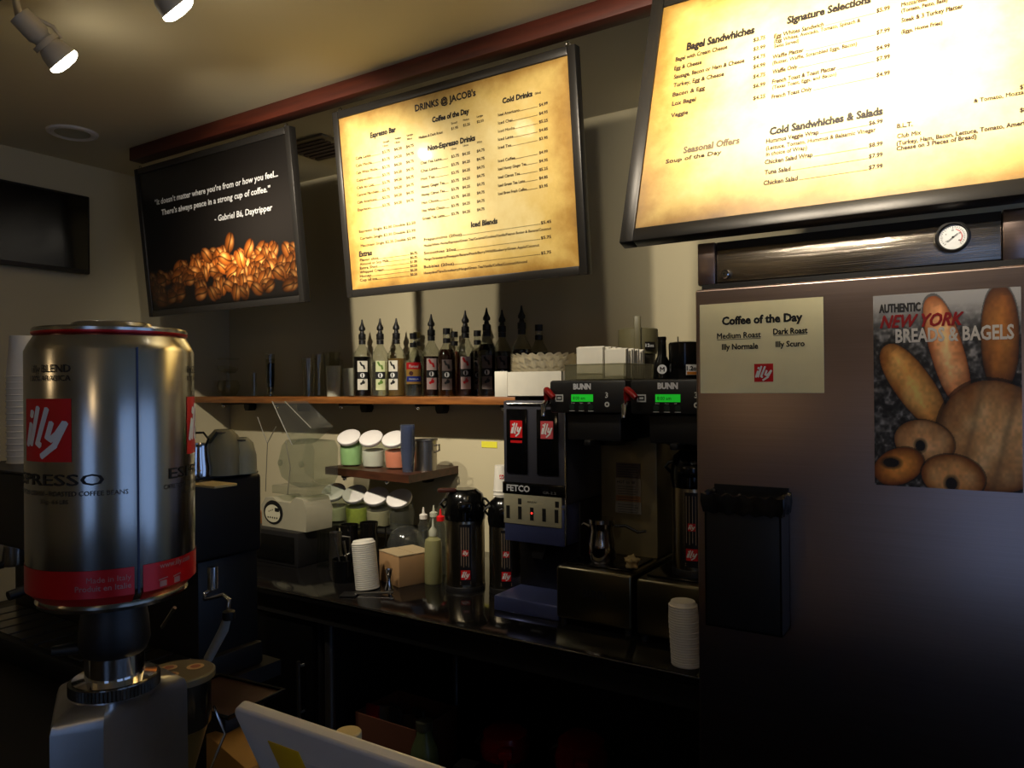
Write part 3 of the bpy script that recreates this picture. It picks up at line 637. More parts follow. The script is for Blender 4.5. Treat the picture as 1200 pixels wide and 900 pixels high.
# syrup bottles on the long shelf
def bottle(name, label, px, top, h_total, liquid, lab='dark', cap='pour', tint=None, w=.0385, lift=.62, yy=2.665, grp='syrup bottles on the long shelf', lh=(.045, .165), turn=0):
    q = P(px, 462, Y=yy); x, y = q.x, q.y; s = h_total/.335
    t = thing(name, label, 'bottle', (x, y, ZS), fc(x, y)+turn, grp)
    w *= 1.12; hb = .285*s; r = w
    prof = [(r*.9, 0), (r, .006), (r, .182*s), (r*.94, .198*s), (r*.60, .222*s), (.0150, .240*s), (.0135, hb-.02), (.0155, hb-.018), (.0155, hb)]
    G().shell(prof, 28, .0016).build('glass_body', tint or glass, t)
    if liquid:
        zl = lift*.265*s; pl = [(.0001, .004), (r-.004, .004)]
        for (ra, za), (rb, zb) in zip(prof[1:], prof[2:]):
            if zb <= zl: pl.append((rb-.0035, zb))
            else:
                f = (zl-za)/(zb-za)
                if f > 0: pl.append((ra+(rb-ra)*f-.0035, zl))
                break
        pl.append((.0001, pl[-1][1])); G().lathe(pl, 24).build('syrup', liquid, t)
    if cap == 'pour':
        c = G().lathe([(.0165, hb-.02), (.0175, hb-.018), (.0175, hb+.006), (.012, hb+.010), (.009, hb+.022), (.015, hb+.026), (.016, hb+.036), (.009, hb+.050), (.0055, hb+.062), (.003, hb+.078), (.0001, hb+.079)], 16).build('pourer', black_plastic, t)
    else: G().lathe([(.0155, hb-.004), (.0165, hb-.004), (.0165, hb+.022), (.0001, hb+.022)], 18).build('cap', cap, t)
    G().lathe([(.0160, hb-.042), (.0166, hb-.042), (.0166, hb-.022), (.0160, hb-.022)], 18).build('neck_band', black_plastic, t)
    rb = r+.0006; a = .55
    if lab == 'torani':
        l0 = G().patch(rb, -.9, .9, .06*s, .165*s).build('label', mat('label_gold', (.72, .55, .25), .5), t)
        G().patch(rb+.0004, -.9, .9, .132*s, .165*s).build('label_panel', logo_red, l0); G().patch(rb+.0004, -.85, .85, .072*s, .098*s).build('label_panel', mat('label_blue', (.1, .2, .6), .5), l0)
        T().put('Torani', 0, None, .140*s, .012, 1, .3, 'c').build('label_lettering', ink_white, l0, bend=rb+.0009); T().disc(-.012, .112*s, .010).build('label_figure', mat('label_brown', (.3, .1, .06), .5), l0, bend=rb+.0008)
        T().put('VANILLA', 0, None, .080*s, .008, 1, .1, 'c').build('label_lettering', ink_white, l0, bend=rb+.0009)
    elif lab:
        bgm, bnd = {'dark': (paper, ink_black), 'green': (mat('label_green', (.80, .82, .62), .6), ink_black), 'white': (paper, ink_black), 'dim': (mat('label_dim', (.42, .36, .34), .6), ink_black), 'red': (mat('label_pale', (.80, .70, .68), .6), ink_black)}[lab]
        z0, z1 = .03*s, .165*s
        l0 = G().patch(rb, -a, a, z0, z1).build('label', bgm, t); zm = (z0+z1)/2
        G().patch(rb+.0004, -a, a, zm-.017, zm+.017).build('label_band', bnd, l0)
        T().disc(0, zm, .011).build('label_emblem', ink_white, l0, bend=rb+.0008)
        e = T(); fm = {'red': logo_red, 'green': mat('leaf_green', (.35, .5, .15), .5)}.get(lab, ink_black)
        e.stroke([(-.010, z1-.008), (-.004, z1-.02), (.006, z1-.024), (.009, z1-.036)], .009).disc(.004, z0+.036, .008).disc(-.006, z0+.030, .006).stroke([(.0, z0+.044), (.008, z0+.05)], .003)
        e.build('label_fruit', fm, l0, bend=rb+.0008)
    return t
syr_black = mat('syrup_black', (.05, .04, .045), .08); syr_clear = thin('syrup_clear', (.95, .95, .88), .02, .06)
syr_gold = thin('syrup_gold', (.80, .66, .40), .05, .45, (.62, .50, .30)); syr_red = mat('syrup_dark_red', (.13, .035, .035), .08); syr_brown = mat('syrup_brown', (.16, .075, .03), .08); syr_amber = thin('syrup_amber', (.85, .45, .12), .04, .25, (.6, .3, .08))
bottle('syrup_bottle', 'black filled syrup bottle with pourer and white label, leftmost of the row', 425, 376, .345, syr_black, 'dark', w=.040, lift=.70, yy=2.67)
bottle('syrup_bottle', 'clear syrup bottle with green leaf label beside the black bottle', 446, 377, .335, syr_clear, 'green', w=.036, lift=.6, yy=2.615)
bottle('syrup_bottle', 'syrup bottle with white and black label and pale golden content, third from left', 465, 376, .338, syr_gold, 'white', w=.038, yy=2.665, lift=.66, turn=-.45)
bottle('syrup_bottle', 'syrup bottle with red, gold and blue label', 485, 384, .31, syr_clear, 'torani', cap=black_plastic, w=.036, yy=2.615, lift=.4)
bottle('syrup_bottle', 'clear syrup bottle with black and yellow pourer behind the red label', 489, 378, .33, syr_clear, None, cap=mat('cap_olive', (.35, .30, .08), .5), w=.033, yy=2.76, lift=.5)
bottle('syrup_bottle', 'dark red syrup bottle with pale red printed label and tall pourer', 506, 373, .345, syr_red, 'red', w=.037, yy=2.665, lift=.66)
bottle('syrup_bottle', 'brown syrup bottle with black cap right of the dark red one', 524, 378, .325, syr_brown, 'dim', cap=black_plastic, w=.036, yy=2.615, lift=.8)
bottle('syrup_bottle', 'amber syrup bottle glowing orange between two dark bottles', 533, 381, .32, syr_amber, None, cap=black_plastic, w=.036, yy=2.75, lift=.8)
bottle('syrup_bottle', 'dark syrup bottle with pink berry label and pourer, mid row', 546, 369, .35, syr_red, 'red', w=.036, yy=2.655, lift=.6)
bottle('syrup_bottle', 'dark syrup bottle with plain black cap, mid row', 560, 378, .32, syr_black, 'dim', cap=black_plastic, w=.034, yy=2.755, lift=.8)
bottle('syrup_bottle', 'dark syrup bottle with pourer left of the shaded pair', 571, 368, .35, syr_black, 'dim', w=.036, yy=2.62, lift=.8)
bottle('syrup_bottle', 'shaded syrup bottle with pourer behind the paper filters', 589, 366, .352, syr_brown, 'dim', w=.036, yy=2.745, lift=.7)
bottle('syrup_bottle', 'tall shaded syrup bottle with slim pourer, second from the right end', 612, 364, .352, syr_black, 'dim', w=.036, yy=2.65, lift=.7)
bottle('syrup_bottle', 'dark bottle with square cap at the right end of the row', 632, 374, .33, syr_black, None, cap=black_plastic, w=.035, yy=2.75, lift=.7)
q = P(408, 462, Y=2.60)
tag(G().shell([(.012, 0), (.02, .004)], 16, .001).build('bottle_cap', black_plastic), 'small black cap lying left of the black syrup bottle', 'cap').location = (q.x+.02, 2.60, ZS)

# glasses and tubs at the left of the shelf
def on_shelf(px, y=2.665): return P(px, 462, Y=y).x
def tumbler(label, px, y, r0, r1, h, m=glass, name='glass', cat='glass', grp='glasses on the long shelf'):
    o = G().shell([(r0, 0), (r1, h)], 24, .0015).build(name, m); o.location = (on_shelf(px, y), y, ZS); return tag(o, label, cat, grp)
t = thing('glass_compote', 'stacked glass bowls under a flat glass plate at the shelf left end', 'bowl', (on_shelf(268, 2.68), 2.68, ZS))
G().shell([(.035, 0), (.055, .03), (.062, .06), (.05, .09)], 24, .002).build('lower_bowl', glass, t)
g = G(); g.m = Matrix.Translation((-.008, 0, .15)) @ Matrix.Rotation(.2, 4, 'Y'); g.shell([(.02, -.02), (.045, -.012), (.058, .012)], 24, .002); g.build('upper_bowl', glass, t)
G().lathe([(.0001, .205), (.055, .205), (.06, .212), (.0001, .211)], 24).build('plate', glass, t)
G().tube([(0, 0, .085), (0, 0, .14)], .012, 10).build('stem', glass, t)
tumbler('short narrow shot glass right of the glass bowls', 298, 2.66, .012, .014, .125)
t0 = thing('plastic_cup_column', 'tall column of nested clear tumblers on the shelf', 'glass', (on_shelf(317, 2.67), 2.67, ZS), 0, 'glasses on the long shelf')
for k in range(5): G().shell([(.018, .025*k), (.024, .025*k+.125)], 20, .001).build('tumbler', glass, t0)
tumbler('clear tapered glass left of the frosted tubs', 362, 2.65, .028, .036, .195); tumbler('clear tapered glass touching the frosted tub', 374, 2.72, .028, .036, .215)
t = thing('glass_jug', 'slim clear jug standing behind the frosted tubs', 'jug', (on_shelf(389, 2.74), 2.74, ZS))
G().shell([(.034, 0), (.040, .21), (.046, .225)], 24, .0018).build('jug_body', glass, t); G().tube([(.04, 0, .19), (.075, 0, .18), (.08, 0, .12), (.05, 0, .07), (.037, 0, .06)], .005, 8).build('handle', glass, t)
o = G().shell([(.032, 0), (.036, .148), (.038, .150)], 28, .0015).build('frosted_tub', milky); o.location = (on_shelf(391, 2.63), 2.63, ZS); tag(o, 'frosted plastic tub, left of the two beside the bottles', 'tub', 'frosted tubs')
o = G().shell([(.030, 0), (.034, .138), (.036, .140)], 28, .0015).build('frosted_tub', milky); o.location = (on_shelf(409, 2.70), 2.70, ZS); tag(o, 'frosted plastic tub touching the black syrup bottle', 'tub', 'frosted tubs')

# ================================================================== CANDY JARS
def jar(label, loc, fill, fh, s=1., grp='candy jars', turn=0):
    t = thing('candy_jar', label, 'jar', loc, fc(loc[0], loc[1])+turn-.38, grp)
    # slant-mouthed jar: rings lean from flat base to a tilted neck facing the front
    def ring(f, r, off, tl, z, n=28):
        out = []
        for i in range(n):
            a = 2*PI*i/n; v = Vector((r*math.cos(a), r*math.sin(a)*(1 if tl else .9), 0)); v.rotate(Matrix.Rotation(tl, 3, 'X') @ Matrix.Rotation(0, 3, 'Y')); v.z += z; v.y += off; out.append(v*s)
        return out
    R = [(.040, .0, 0, 0), (.052, 0, 0, .006), (.056, 0, .05, .06), (.055, -.002, .25, .088), (.050, -.008, .45, .110), (.044, -.014, .60, .122), (.044, -.020, .60, .130)]
    n = 28; g = G(); vs = []; fs = []
    for r, off, tl, z in R: vs += ring(0, r, off, tl, z)
    for j in range(len(R)-1):
        for i in range(n): k = (i+1) % n; fs.append([j*n+i, j*n+k, (j+1)*n+k, (j+1)*n+i])
    fs.append(list(range(n))[::-1]); g.add(vs, fs).build('jar_glass', thin('jar_glass', (.94, .96, .94), .03, .06, (.72, .72, .66)), t)
    g = G(); vs = []; fs = []
    FR = [(.036, 0, 0, .003), (.049, 0, 0, .008), (.0525, 0, .03, fh*.7), (.052, 0, .12, fh)]
    for r, off, tl, z in FR: vs += ring(0, r, off, tl, z)
    for j in range(len(FR)-1):
        for i in range(n): k = (i+1) % n; fs.append([j*n+i, j*n+k, (j+1)*n+k, (j+1)*n+i])
    fs.append(list(range(n))[::-1]); m_ = len(FR)*n; vs.append(Vector((0, 0, fh+.004))*s); fs += [[(len(FR)-1)*n+i, (len(FR)-1)*n+(i+1) % n, m_] for i in range(n)]
    if fill: g.add(vs, fs).build('contents', fill, t)
    g = G(); g.m = Matrix.Scale(s, 4) @ Matrix.Translation((0, -.024, .134)) @ Matrix.Rotation(.62, 4, 'X'); g.lathe([(.045, -.006), (.054, -.004), (.057, .003), (.056, .012), (.050, .016), (.0001, .017)], 32); l = g.build('lid', lid_white, t)
    return t
powg = mat('green_powder', (.62, .78, .52), .9, noise=.08, nscale=40); poww = mat('white_powder', (.82, .80, .76), .9); powp = mat('coral_powder', (.88, .50, .38), .9, noise=.08, nscale=40)
creamf = mat('cream_powder', (.78, .76, .62), .9); lime = mat('lime_candy', (.60, .64, .16), .8, noise=.2, nscale=80); tan_ = mat('tan_powder', (.58, .54, .42), .9)
for (px, f, fh, nm) in ((410, powg, .085, 'light green powder, leftmost on the small shelf'), (436, poww, .062, 'a low heap of white powder on the small shelf'), (461, powp, .065, 'coral pink powder on the small shelf')):
    q = P(px, 542, Y=2.56); jar('white lidded glass jar with '+nm, (q.x, 2.57+(.01 if px > 440 else 0), ZT), f, fh*1.3, .97, 'candy jars on the small shelf')
# riser for lower jars
rz0 = 1.015
t = thing('wire_riser', 'black metal riser on the counter under the lower row of jars', 'rack', (-2.45, 2.56, CZ))
G().box(-.30, .30, -.09, .10, rz0-CZ-.012, rz0-CZ, .003).build('top_plate', black_metal, t)
for x in (-.28, .28):
    for y in (-.075, .085): G().tube([(x, y, 0), (x, y, rz0-CZ-.012)], .008, 8).build('leg', black_metal, t)
for (px, f, fh, nm) in ((391, creamf, .07, 'cream powder, leftmost of the lower row'), (416, lime, .08, 'lime green sweets in the lower row'), (441, tan_, .075, 'tan powder in the lower row'), (468, None, 0, 'nothing visible inside, rightmost of the lower row')):
    q = P(px, 583, Y=2.53); jar('white lidded glass jar with '+nm, (q.x, 2.545, rz0), f, fh, 1.02, 'candy jars on the counter riser', 0)
# blue-ish cup stack and steel canister on small shelf
q = P(480, 548, Z=ZT); bx, by = P(478, 548, Y=2.50).x, 2.50
cupb = None
for k in range(12):
    if cupb is None:
        cupb = G().shell([(.023, 0), (.031, .095), (.0335, .097)], 20, .0008).build('plastic_cup', thin('blue_clear', (.84, .87, .93), .08, .12, (.52, .55, .64))); o = cupb
    else: o = cupb.copy(); C.objects.link(o)
    o.location = (bx, by, ZT+.0098*k); tag(o, 'clear plastic cup nested in the bluish stack at the small shelf corner', 'cup', 'clear plastic cups on the small shelf')
t = thing('steel_canister', 'brushed steel canister with a rim at the right of the small shelf', 'canister', (P(499, 550, Y=2.60).x, 2.60, ZT))
G().shell([(.050, 0), (.050, .128), (.054, .130), (.054, .136)], 32, .0015).build('canister_body', steel, t); G().tube([(.05, 0, .11), (.078, .0, .115), (.078, 0, .09), (.052, 0, .08)], .004, 8).build('handle', steel, t)

# ================================================================== BLENDER WITH SOUND ENCLOSURE
bx, by = -2.57, 2.28
t = thing('knock_box', 'black box drawer under the blender on the counter', 'box', (bx+.08, by, CZ), .0)
G().box(-.28, .05, -.14, .08, 0, .145, .006).build('box_body', black_plastic, t); G().box(-.26, .03, -.146, -.14, .02, .125, .002).build('drawer_front', black_gloss, t)
bz = CZ+.145
t = thing('countertop_blender', 'beige countertop blender with control panel under an opened clear sound hood', 'blender', (bx-.02, by, bz), -.05)
g = G(); g.prism([(-.125, 0), (.17, 0), (.175, .09), (.15, .135), (.10, .14), (.07, .115), (-.02, .115), (-.045, .13), (-.10, .125), (-.13, .09)], -.10, .04); g.build('base_housing', beige, t)
cp = T().disc(-.045, .065, .066, 28, .052).build('control_panel', ink_black, t, y=-.1015)
T().disc(-.048, .060, .052, 28, .038).build('button_plate', mat('panel_cream', (.72, .70, .60), .5), cp, y=-.1025)
e = T().quad(-.032, -.002, .070, .086)
for k in range(5): e.disc(-.078+k*.015, .042, .0045, 8)
for k in range(3): e.disc(-.072+k*.012, .068+k*.004, .0035, 8)
e.build('buttons', ink_black, cp, y=-.1032)
g = G(); 
def plate(poly, th=.004, mtx=None):
    g.m = mtx or Matrix(); g.prism(poly, 0, th); g.m = Matrix()
oct_ = [(-.06, .13), (-.035, .075), (.03, .045), (.09, .035), (.15, .04), (.175, .075), (.18, .20), (.16, .23), (.0, .235), (-.03, .21)]
plate(oct_, .004, Matrix.Translation((0, .05, 0))); g.build('hood_panel', clear_plastic, t).location = (.02, 0, .1455); g = G(); plate(oct_, .004, Matrix.Translation((0, -.08, 0))); g.build('front_panel', clear_plastic, t).location = (.02, 0, .1455)
g = G()
for a_, b_ in zip(oct_, oct_[1:]+oct_[:1]): g.add([(a_[0], -.076, a_[1]), (b_[0], -.076, b_[1]), (b_[0], .05, b_[1]), (a_[0], .05, a_[1])], [[0, 1, 2, 3]])
g.build('hood_rim', clear_plastic, t).location = (.02, 0, .1455)
G().box(-.09, .15, -.09, .04, 0, .035, .004).build('tray', clear_plastic, t).location = (.02, 0, .1455)
g = G(); g.tube([(-.16, -.07, .0), (-.13, -.08, .215), (-.07, -.08, .29)], .0018, 6).tube([(.01, -.083, .0), (.03, -.083, .12), (.0, -.083, .23)], .0018, 6).tube([(-.20, -.08, .33), (-.13, -.08, .215)], .0018, 6)
g.tube([(-.087, -.085, .40), (.046, -.085, .215)], .0025, 6).tube([(0, -.085, .40), (.17, -.085, .290)], .003, 6); g.build('edge_seams', mat('seam_grey', (.35, .34, .30), .4), t).location = (.02, 0, .1455)
g = G(); g.prism([(-.087, .40), (0, .40), (.17, .290), (.046, .215)], -.085, .035); g.build('hood_door', clear_plastic, t).location = (.02, 0, .1455)
g = G()
for x in (-.035, .105): g.m = Matrix.Translation((x, -.082, .135)) @ Matrix.Rotation(PI/2, 4, 'X'); g.lathe([(.008, 0), (.013, 0), (.014, .006), (.009, .008)], 18)
g.m = Matrix(); g.build('hinge_knob', clear_plastic, t).location = (.02, 0, .1455)
t = tag(G().box(-.012, .012, -.0, .12, 0, .16, .004).build('cutting_board', mat('board_wood', (.60, .38, .20), .6)), 'orange brown wooden cutting board leaning left of the blender', 'board')
t.location = (-3.02, 2.30, CZ); t.rotation_euler = (0, .18, 0)

# ================================================================== COUNTER CLUTTER, centre left
def at_counter(px, y): return P(px, 690, Y=y).x
cupp = G().shell([(.026, 0), (.037, .088), (.040, .090), (.040, .093), (.037, .093)], 24, .001)
def cup_stack(px, y, z, n, pitch, name, label, grp, mesh, lean=0, flip=False, x=None, sc=1):
    first = None; X = P(px, 690, Y=y).x if x is None else x
    for k in range(n):
        if first is None: o = mesh.build(name, cup_white); first = o
        else: o = first.copy(); C.objects.link(o)
        o.location = (X+lean*k*pitch, y, z+k*pitch); o.scale = (sc, sc, sc)
        if lean: o.rotation_euler = (0, math.atan(lean), 0)
        tag(o, label, 'cup', grp)
    return first
inv = lambda r0, r1, h: G().shell([(r0, 0), (r1, h)], 24, .001)
downcup = G().lathe([(.041, 0), (.0415, .003), (.039, .004), (.029, .092), (.028, .093), (.0001, .092), (.0001, .090), (.027, .090), (.0385, .001)], 24)
cup_stack(431, 2.06, CZ, 23, .0074, 'cup_lid', 'white cup lid nested in the leaning stack left of the cardboard box', 'cup lids stacked by the cardboard box', G().lathe([(.043, 0), (.0445, .002), (.0445, .006), (.041, .008), (.038, .016), (.0001, .016), (.0001, .0145), (.037, .0145), (.041, .001)], 24), lean=-.12)
t = thing('cardboard_box', 'small brown cardboard box with a folded top beside the paper cups', 'box', (at_counter(476, 2.22), 2.22, CZ), -.32)
G().box(-.075, .075, -.075, .075, 0, .115, .002).build('carton', cardboard, t); g = G(); g.box(-.076, .076, -.076, -.004, .115, .118).box(-.074, .076, .0, .076, .1155, .1175); g.build('flap', mat('cardboard_pale', (.66, .58, .44), .8), t)
t = thing('jigger', 'small steel double jigger in front of the cardboard box', 'jigger', (at_counter(456, 2.09), 2.09, CZ))
G().lathe([(.017, 0), (.018, .002), (.007, .032), (.007, .040), (.014, .075), (.013, .075), (.006, .042), (.0001, .041)], 20).build('jigger_body', chrome, t)
t = thing('tall_bottle', 'pale greenish squeeze bottle right of the cardboard box', 'bottle', (at_counter(508, 2.25), 2.25, CZ))
G().lathe([(.032, 0), (.034, .004), (.033, .15), (.030, .165), (.016, .175), (.014, .19), (.0001, .19)], 24).build('bottle_body', mat('pale_green', (.50, .49, .33), .4), t); G().lathe([(.016, .18), (.016, .20), (.005, .215), (.003, .245), (.0001, .245)], 16).build('nozzle', milky, t)
for k, (px, y, m_, nm) in enumerate(((497, 2.36, white_enamel, 'white'), (509, 2.42, milky, 'frosted'), (517, 2.36, logo_red, 'red'))):
    t = thing('squeeze_bottle', 'clear squeeze bottle with %s cap behind the pale green bottle' % nm, 'bottle', (at_counter(px, y), y, CZ))
    G().shell([(.022, 0), (.022, .19), (.012, .215)], 20, .0015).build('bottle_body', clear_plastic, t); G().lathe([(.016, .215), (.017, .232), (.006, .238), (.003, .262), (.0001, .262)], 14).build('cap', m_, t)
# dark pitchers and tumblers in front of the jars
for k, (px, y, r, h, m_, nm) in enumerate(((380, 2.22, .030, .145, glass, 'clear tumbler left of the row of dark pitchers'), (394, 2.22, .028, .150, steel, 'narrow steel pitcher left of the paper cups'), (410, 2.32, .042, .165, mat('dark_steel', (.22, .21, .2), .15, .9), 'dark steel pitcher under the lime sweets jar'), (433, 2.36, .042, .175, mat('dark_steel'), 'dark steel pitcher behind the white paper cups'))):
    t = thing('steaming_pitcher', nm, 'pitcher', (at_counter(px, y), y, CZ), fc(-2.3, 2.3))
    G().shell([(r, 0), (r*1.02, h*.35), (r*.86, h*.8), (r*.92, h)], 24, .0015).build('pitcher_body', m_, t)
    if k: G().tube([(r*.9, 0, h*.88), (r+.028, 0, h*.85), (r+.028, 0, h*.4), (r*.98, 0, h*.3)], .004, 8).build('handle', m_, t)
t = thing('glass_dome', 'clear rounded plastic dome leaning below the rightmost jar', 'cover', (at_counter(476, 2.40), 2.40, CZ))
G().shell([(.075, 0), (.078, .10), (.060, .145), (.03, .165), (.004, .17)], 32, .002).build('dome', clear_plastic, t)
G().lathe([(.078, .0), (.083, .002), (.083, .014), (.078, .016)], 32).build('rim', black_gloss, t)
t = thing('utensil_holder', 'black holder of bar tools beside the paper cups', 'holder', (at_counter(405, 2.10), 2.10, CZ))
G().shell([(.048, 0), (.052, .085)], 20, .003).build('pot', black_gloss, t)
for k, (dx, dy, lx, h_) in enumerate(((-.015, 0, -.045, .16), (.01, .01, -.03, .15), (.02, -.01, .06, .12))): G().tube([(dx, dy, .006), (dx+lx*.6, dy, h_*.7), (dx+lx, dy, h_)], [.003, .004, .006], 8).build('tool_handle', steel if k else black_plastic, t)
t = thing('flat_scraper', 'black flat scraper with a thin handle lying by the paper cups', 'tool', (at_counter(432, 1.99), 1.99, CZ+.001), .5)
G().box(-.10, -.04, -.03, .03, 0, .006, .002).build('blade', black_plastic, t); G().tube([(-.05, 0, .006), (.09, .0, .012)], .004, 8).build('handle', steel, t)

# cups tall stack beside grinder and note on wall
cup_stack(589, 2.44, CZ, 34, .0099, 'takeaway_cup', 'white takeaway cup nested in the tall stack left of the grinder', 'takeaway cups left of the coffee grinder', G().lathe([(.041, 0), (.0415, .003), (.039, .004), (.033, .110), (.032, .111), (.0001, .110), (.0001, .108), (.031, .108), (.0385, .001)], 24), sc=.82)
X = P(589, 690, Y=2.44).x
t = thing('printed_cup', 'white takeaway cup with small red logo on top of the tall stack', 'cup', (X, 2.44, CZ+34*.0099+.004), fc(X, 2.44))
G().lathe([(.034, 0), (.0345, .003), (.032, .004), (.0265, .100), (.0001, .099), (.0001, .097), (.026, .097), (.031, .001)], 24).build('cup_wall', cup_white, t); logo(t, -.008, .05, .016, bend=.0302)
a = P(564, 517, Y=YB-.004); o = tag(G().box(0, .085, -.002, 0, -.028, 0).build('sticky_note', mat('note_yellow', (.85, .82, .22), .7)), 'yellow note on the wall just left of the cup stack', 'note'); o.location = (a.x, YB-.0005, a.z)

# ================================================================== AIRPOTS
def airpot(label, x, y, z, r=.072, h=.37, grp='steel airpots', turn=0, dark=.55, lid=None):
    t = thing('airpot', label, 'airpot', (x, y, z), fc(x, y)+turn, grp); hb = h*.70
    G().lathe([(r*1.02, 0), (r*1.02, .018), (r, .02)], 36).build('base_ring', black_plastic, t)
    G().lathe([(r, .018), (r, hb), (r*.95, hb+.015)], 40).build('steel_body', mat('airpot_steel', (.60, .56, .48), .24, 1), t)
    G().lathe([(r*1.03, hb), (r*1.08, hb+.02), (r*1.06, h*.85), (r*.92, h*.95), (r*.6, h), (.0001, h)], 40).build('pump_head', lid or black_gloss, t)
    g = G(); g.box(-.024, .024, -r*1.5, -r*.7, h*.80, h*.90, .008); g.tube([(0, -r*1.35, h*.80), (0, -r*1.38, h*.72)], .008, 10); g.build('spout', lid or black_gloss, t)
    g = G(); g.tube([(-r*1.0, 0, h*.80)]+[(-r*1.25*math.cos(a_), -.02, h*.86+r*1.1*math.sin(a_)*.35) for a_ in (0, .5, 1, 1.57, 2.1, 2.6, PI)]+[(r*1.0, 0, h*.80)], .005, 8); g.build('carry_handle', black_plastic, t)
    s = G().patch(r+.0008, -.30, .30, .03, hb-.01).build('label', mat('label_dark', (.07, .06, .06), .35), t)
    e = T()
    for k in range(4): e.quad(-.016+k*.009, -.0145+k*.009, .095 if k % 2 else .10, hb-.02)
    e.quad(-.02, .02, .040, .042).quad(-.02, .02, .034, .036); e.build('label_lines', mat('line_tan', (.66, .58, .48), .5), s, bend=r+.0016)
    q = logo(s, -.017, .050, .034, bend=r+.0022); q.name = 'logo'; 
    q = logo(s, -.011, .135, .022, bend=r+.0022); q.name = 'logo'
    return t
# sub-part depth: flatten logo lettering under label
ap = airpot('steel airpot with black pump head on the counter, left of the grinder', P(549, 688, Z=CZ).x, 2.25, CZ)
a2 = airpot('steel airpot half hidden behind the coffee grinder', P(590, 694, Y=2.28).x, 2.30, CZ, .062, .345)
G().box(-.10, -.03, -.045, -.025, .362, .378, .006).build('lever', mat('lever_brown', (.25, .12, .08), .4), ap)

# ================================================================== COFFEE GRINDER (two hoppers)
gx0, gx1, gy = -1.412, -1.172, 2.14
t = thing('coffee_grinder', 'grey two hopper coffee grinder with splash plate coloured with a blue reflection', 'grinder', (gx0, gy, CZ))
gw = gx1-gx0
grey_h = mat('grinder_grey', (.30, .30, .34), .35, .5); blue_refl = mat('blue_reflection_steel', (.40, .44, .66), .30, .7)  # blue window reflection is put into the base colour of plate and base
G().box(0, gw, .0, .34, .36, .70, .006).build('upper_housing', grey_h, t)
G().box(0, gw, .10, .34, .05, .36, .004).build('rear_column', mat('grinder_dark', (.10, .09, .09), .4, .4), t)
G().box(-.005, gw+.005, -.06, .34, 0, .05, .006).build('base', blue_refl, t)
G().box(.005, gw-.005, -.004, .10, .225, .36, .004).build('splash_plate', blue_refl, t)
G().prism([(gw*.35, .225), (gw*.65, .225), (gw*.58, .17), (gw*.42, .17)], .02, .09).build('chute', black_plastic, t)
G().box(0, gw, -.0045, .0, .345, .352).build('trim_line', satin, t)
cp = G().box(.004, gw-.012, -.007, .0, .285, .385, .002).build('button_panel', mat('panel_beige', (.62, .60, .50), .5), t)
for k in range(5): T().quad(.022+k*.047-.007, .022+k*.047+.007, .302, .345).build('button', ink_black, cp, y=-.0078)
for x in (.062, .205): T().quad(x, x+.014, .352, .372).build('switch', ink_black, cp, y=-.0078)
T().put('BREW', .10, .135, .36, .006).build('panel_lettering', ink_black, cp, y=-.0078)
T().disc(.116, .326, .0035, 10).build('indicator', mat('red_led', (1, .1, .1), .4, emis=(1, .15, .12), estr=4), cp, y=-.0085)
bd = G().box(.0, gw, -.008, .0, .385, .425, .002).build('badge', black_gloss, t)
T().put('FETCO', .018, .110, .396, .020, 3).build('badge_lettering', mat('badge_silver', (.75, .75, .76), .3), bd, y=-.0092)
T().put('GR-2.2', .16, .21, .394, .008).build('badge_lettering', mat('badge_grey', (.4, .4, .4), .4), bd, y=-.0092)
for k, x in enumerate((.016, .135)):
    wn = G().box(x, x+.082, -.006, .0, .455, .672, .008).build('hopper_window', mat('window_black', (.03, .03, .035), .10), t)
    logo(wn, x+.017, .575, .048, y=-.0068, bg=logo_pink if k else logo_red, h_=.058)
    if k == 0: T().quad(x+.018, x+.064, .558, .566).build('logo_bar', logo_red, wn, y=-.0068)
G().tube([(gw+.002, -.003, .23), (gw+.002, -.003, .70)], .0035, 8).build('edge_rail', chrome, t)
g = G(); g.tube([(.02, -.006, .69), (gw-.01, -.006, .69)], .003, 8); g.build('edge_rail', chrome, t)
for x in (.045, .165): G().box(x-.03, x+.03, .05, .26, .70, .7005+.012, .004).build('hopper_lid', black_plastic, t)
# white box with paper filters on top of the grinder
zt = CZ+.7125
t = thing('white_carton', 'open white paper carton on top of the grinder', 'box', (gx0-.05, gy+.03, zt), 0)
g = G(); g.box(0, .265, 0, .003, 0, .085).box(0, .003, 0, .22, 0, .085).box(.262, .265, 0, .22, 0, .085).box(0, .265, .217, .22, 0, .085).box(0, .265, 0, .22, 0, .003); g.build('carton_walls', paper, t)
G().box(-.002, .05, -.002, .0, .0, .088, .0005).build('carton_flap', paper, t)
o = G(); 
for k in range(9):
    n = 72; r0 = .045; z0 = .095+k*.0085; vs = []; fs = []
    for j, (r, dz) in enumerate(((.0005, 0), (.055, 0), (.092, .012), (.104, .034))):
        for i in range(n):
            a_ = 2*PI*i/n; w_ = (.0055 if j == 3 else .0035 if j == 2 else 0)*math.sin(i*PI/1.5+k*.8+random.random()*.6)
            vs.append(((r+w_)*math.cos(a_)*1.2, (r+w_)*math.sin(a_), z0+dz*.7+w_*.8))
    for j in range(3):
        for i in range(n): fs.append([j*n+i, j*n+(i+1) % n, (j+1)*n+(i+1) % n, (j+1)*n+i])
    o.add(vs, fs)
fo = o.build('coffee_filters', mat('filter_paper', (.92, .88, .76), .85), None); fo.location = (gx0+.083, gy+.148, zt-.040)
tag(fo, 'pile of crinkled white paper coffee filters in the white carton', 'filters', kind='stuff')
g = G(); g.ball((0, 0, .052), .052, (.85, .85, 1.0), 20); rr_ = random.Random(2)
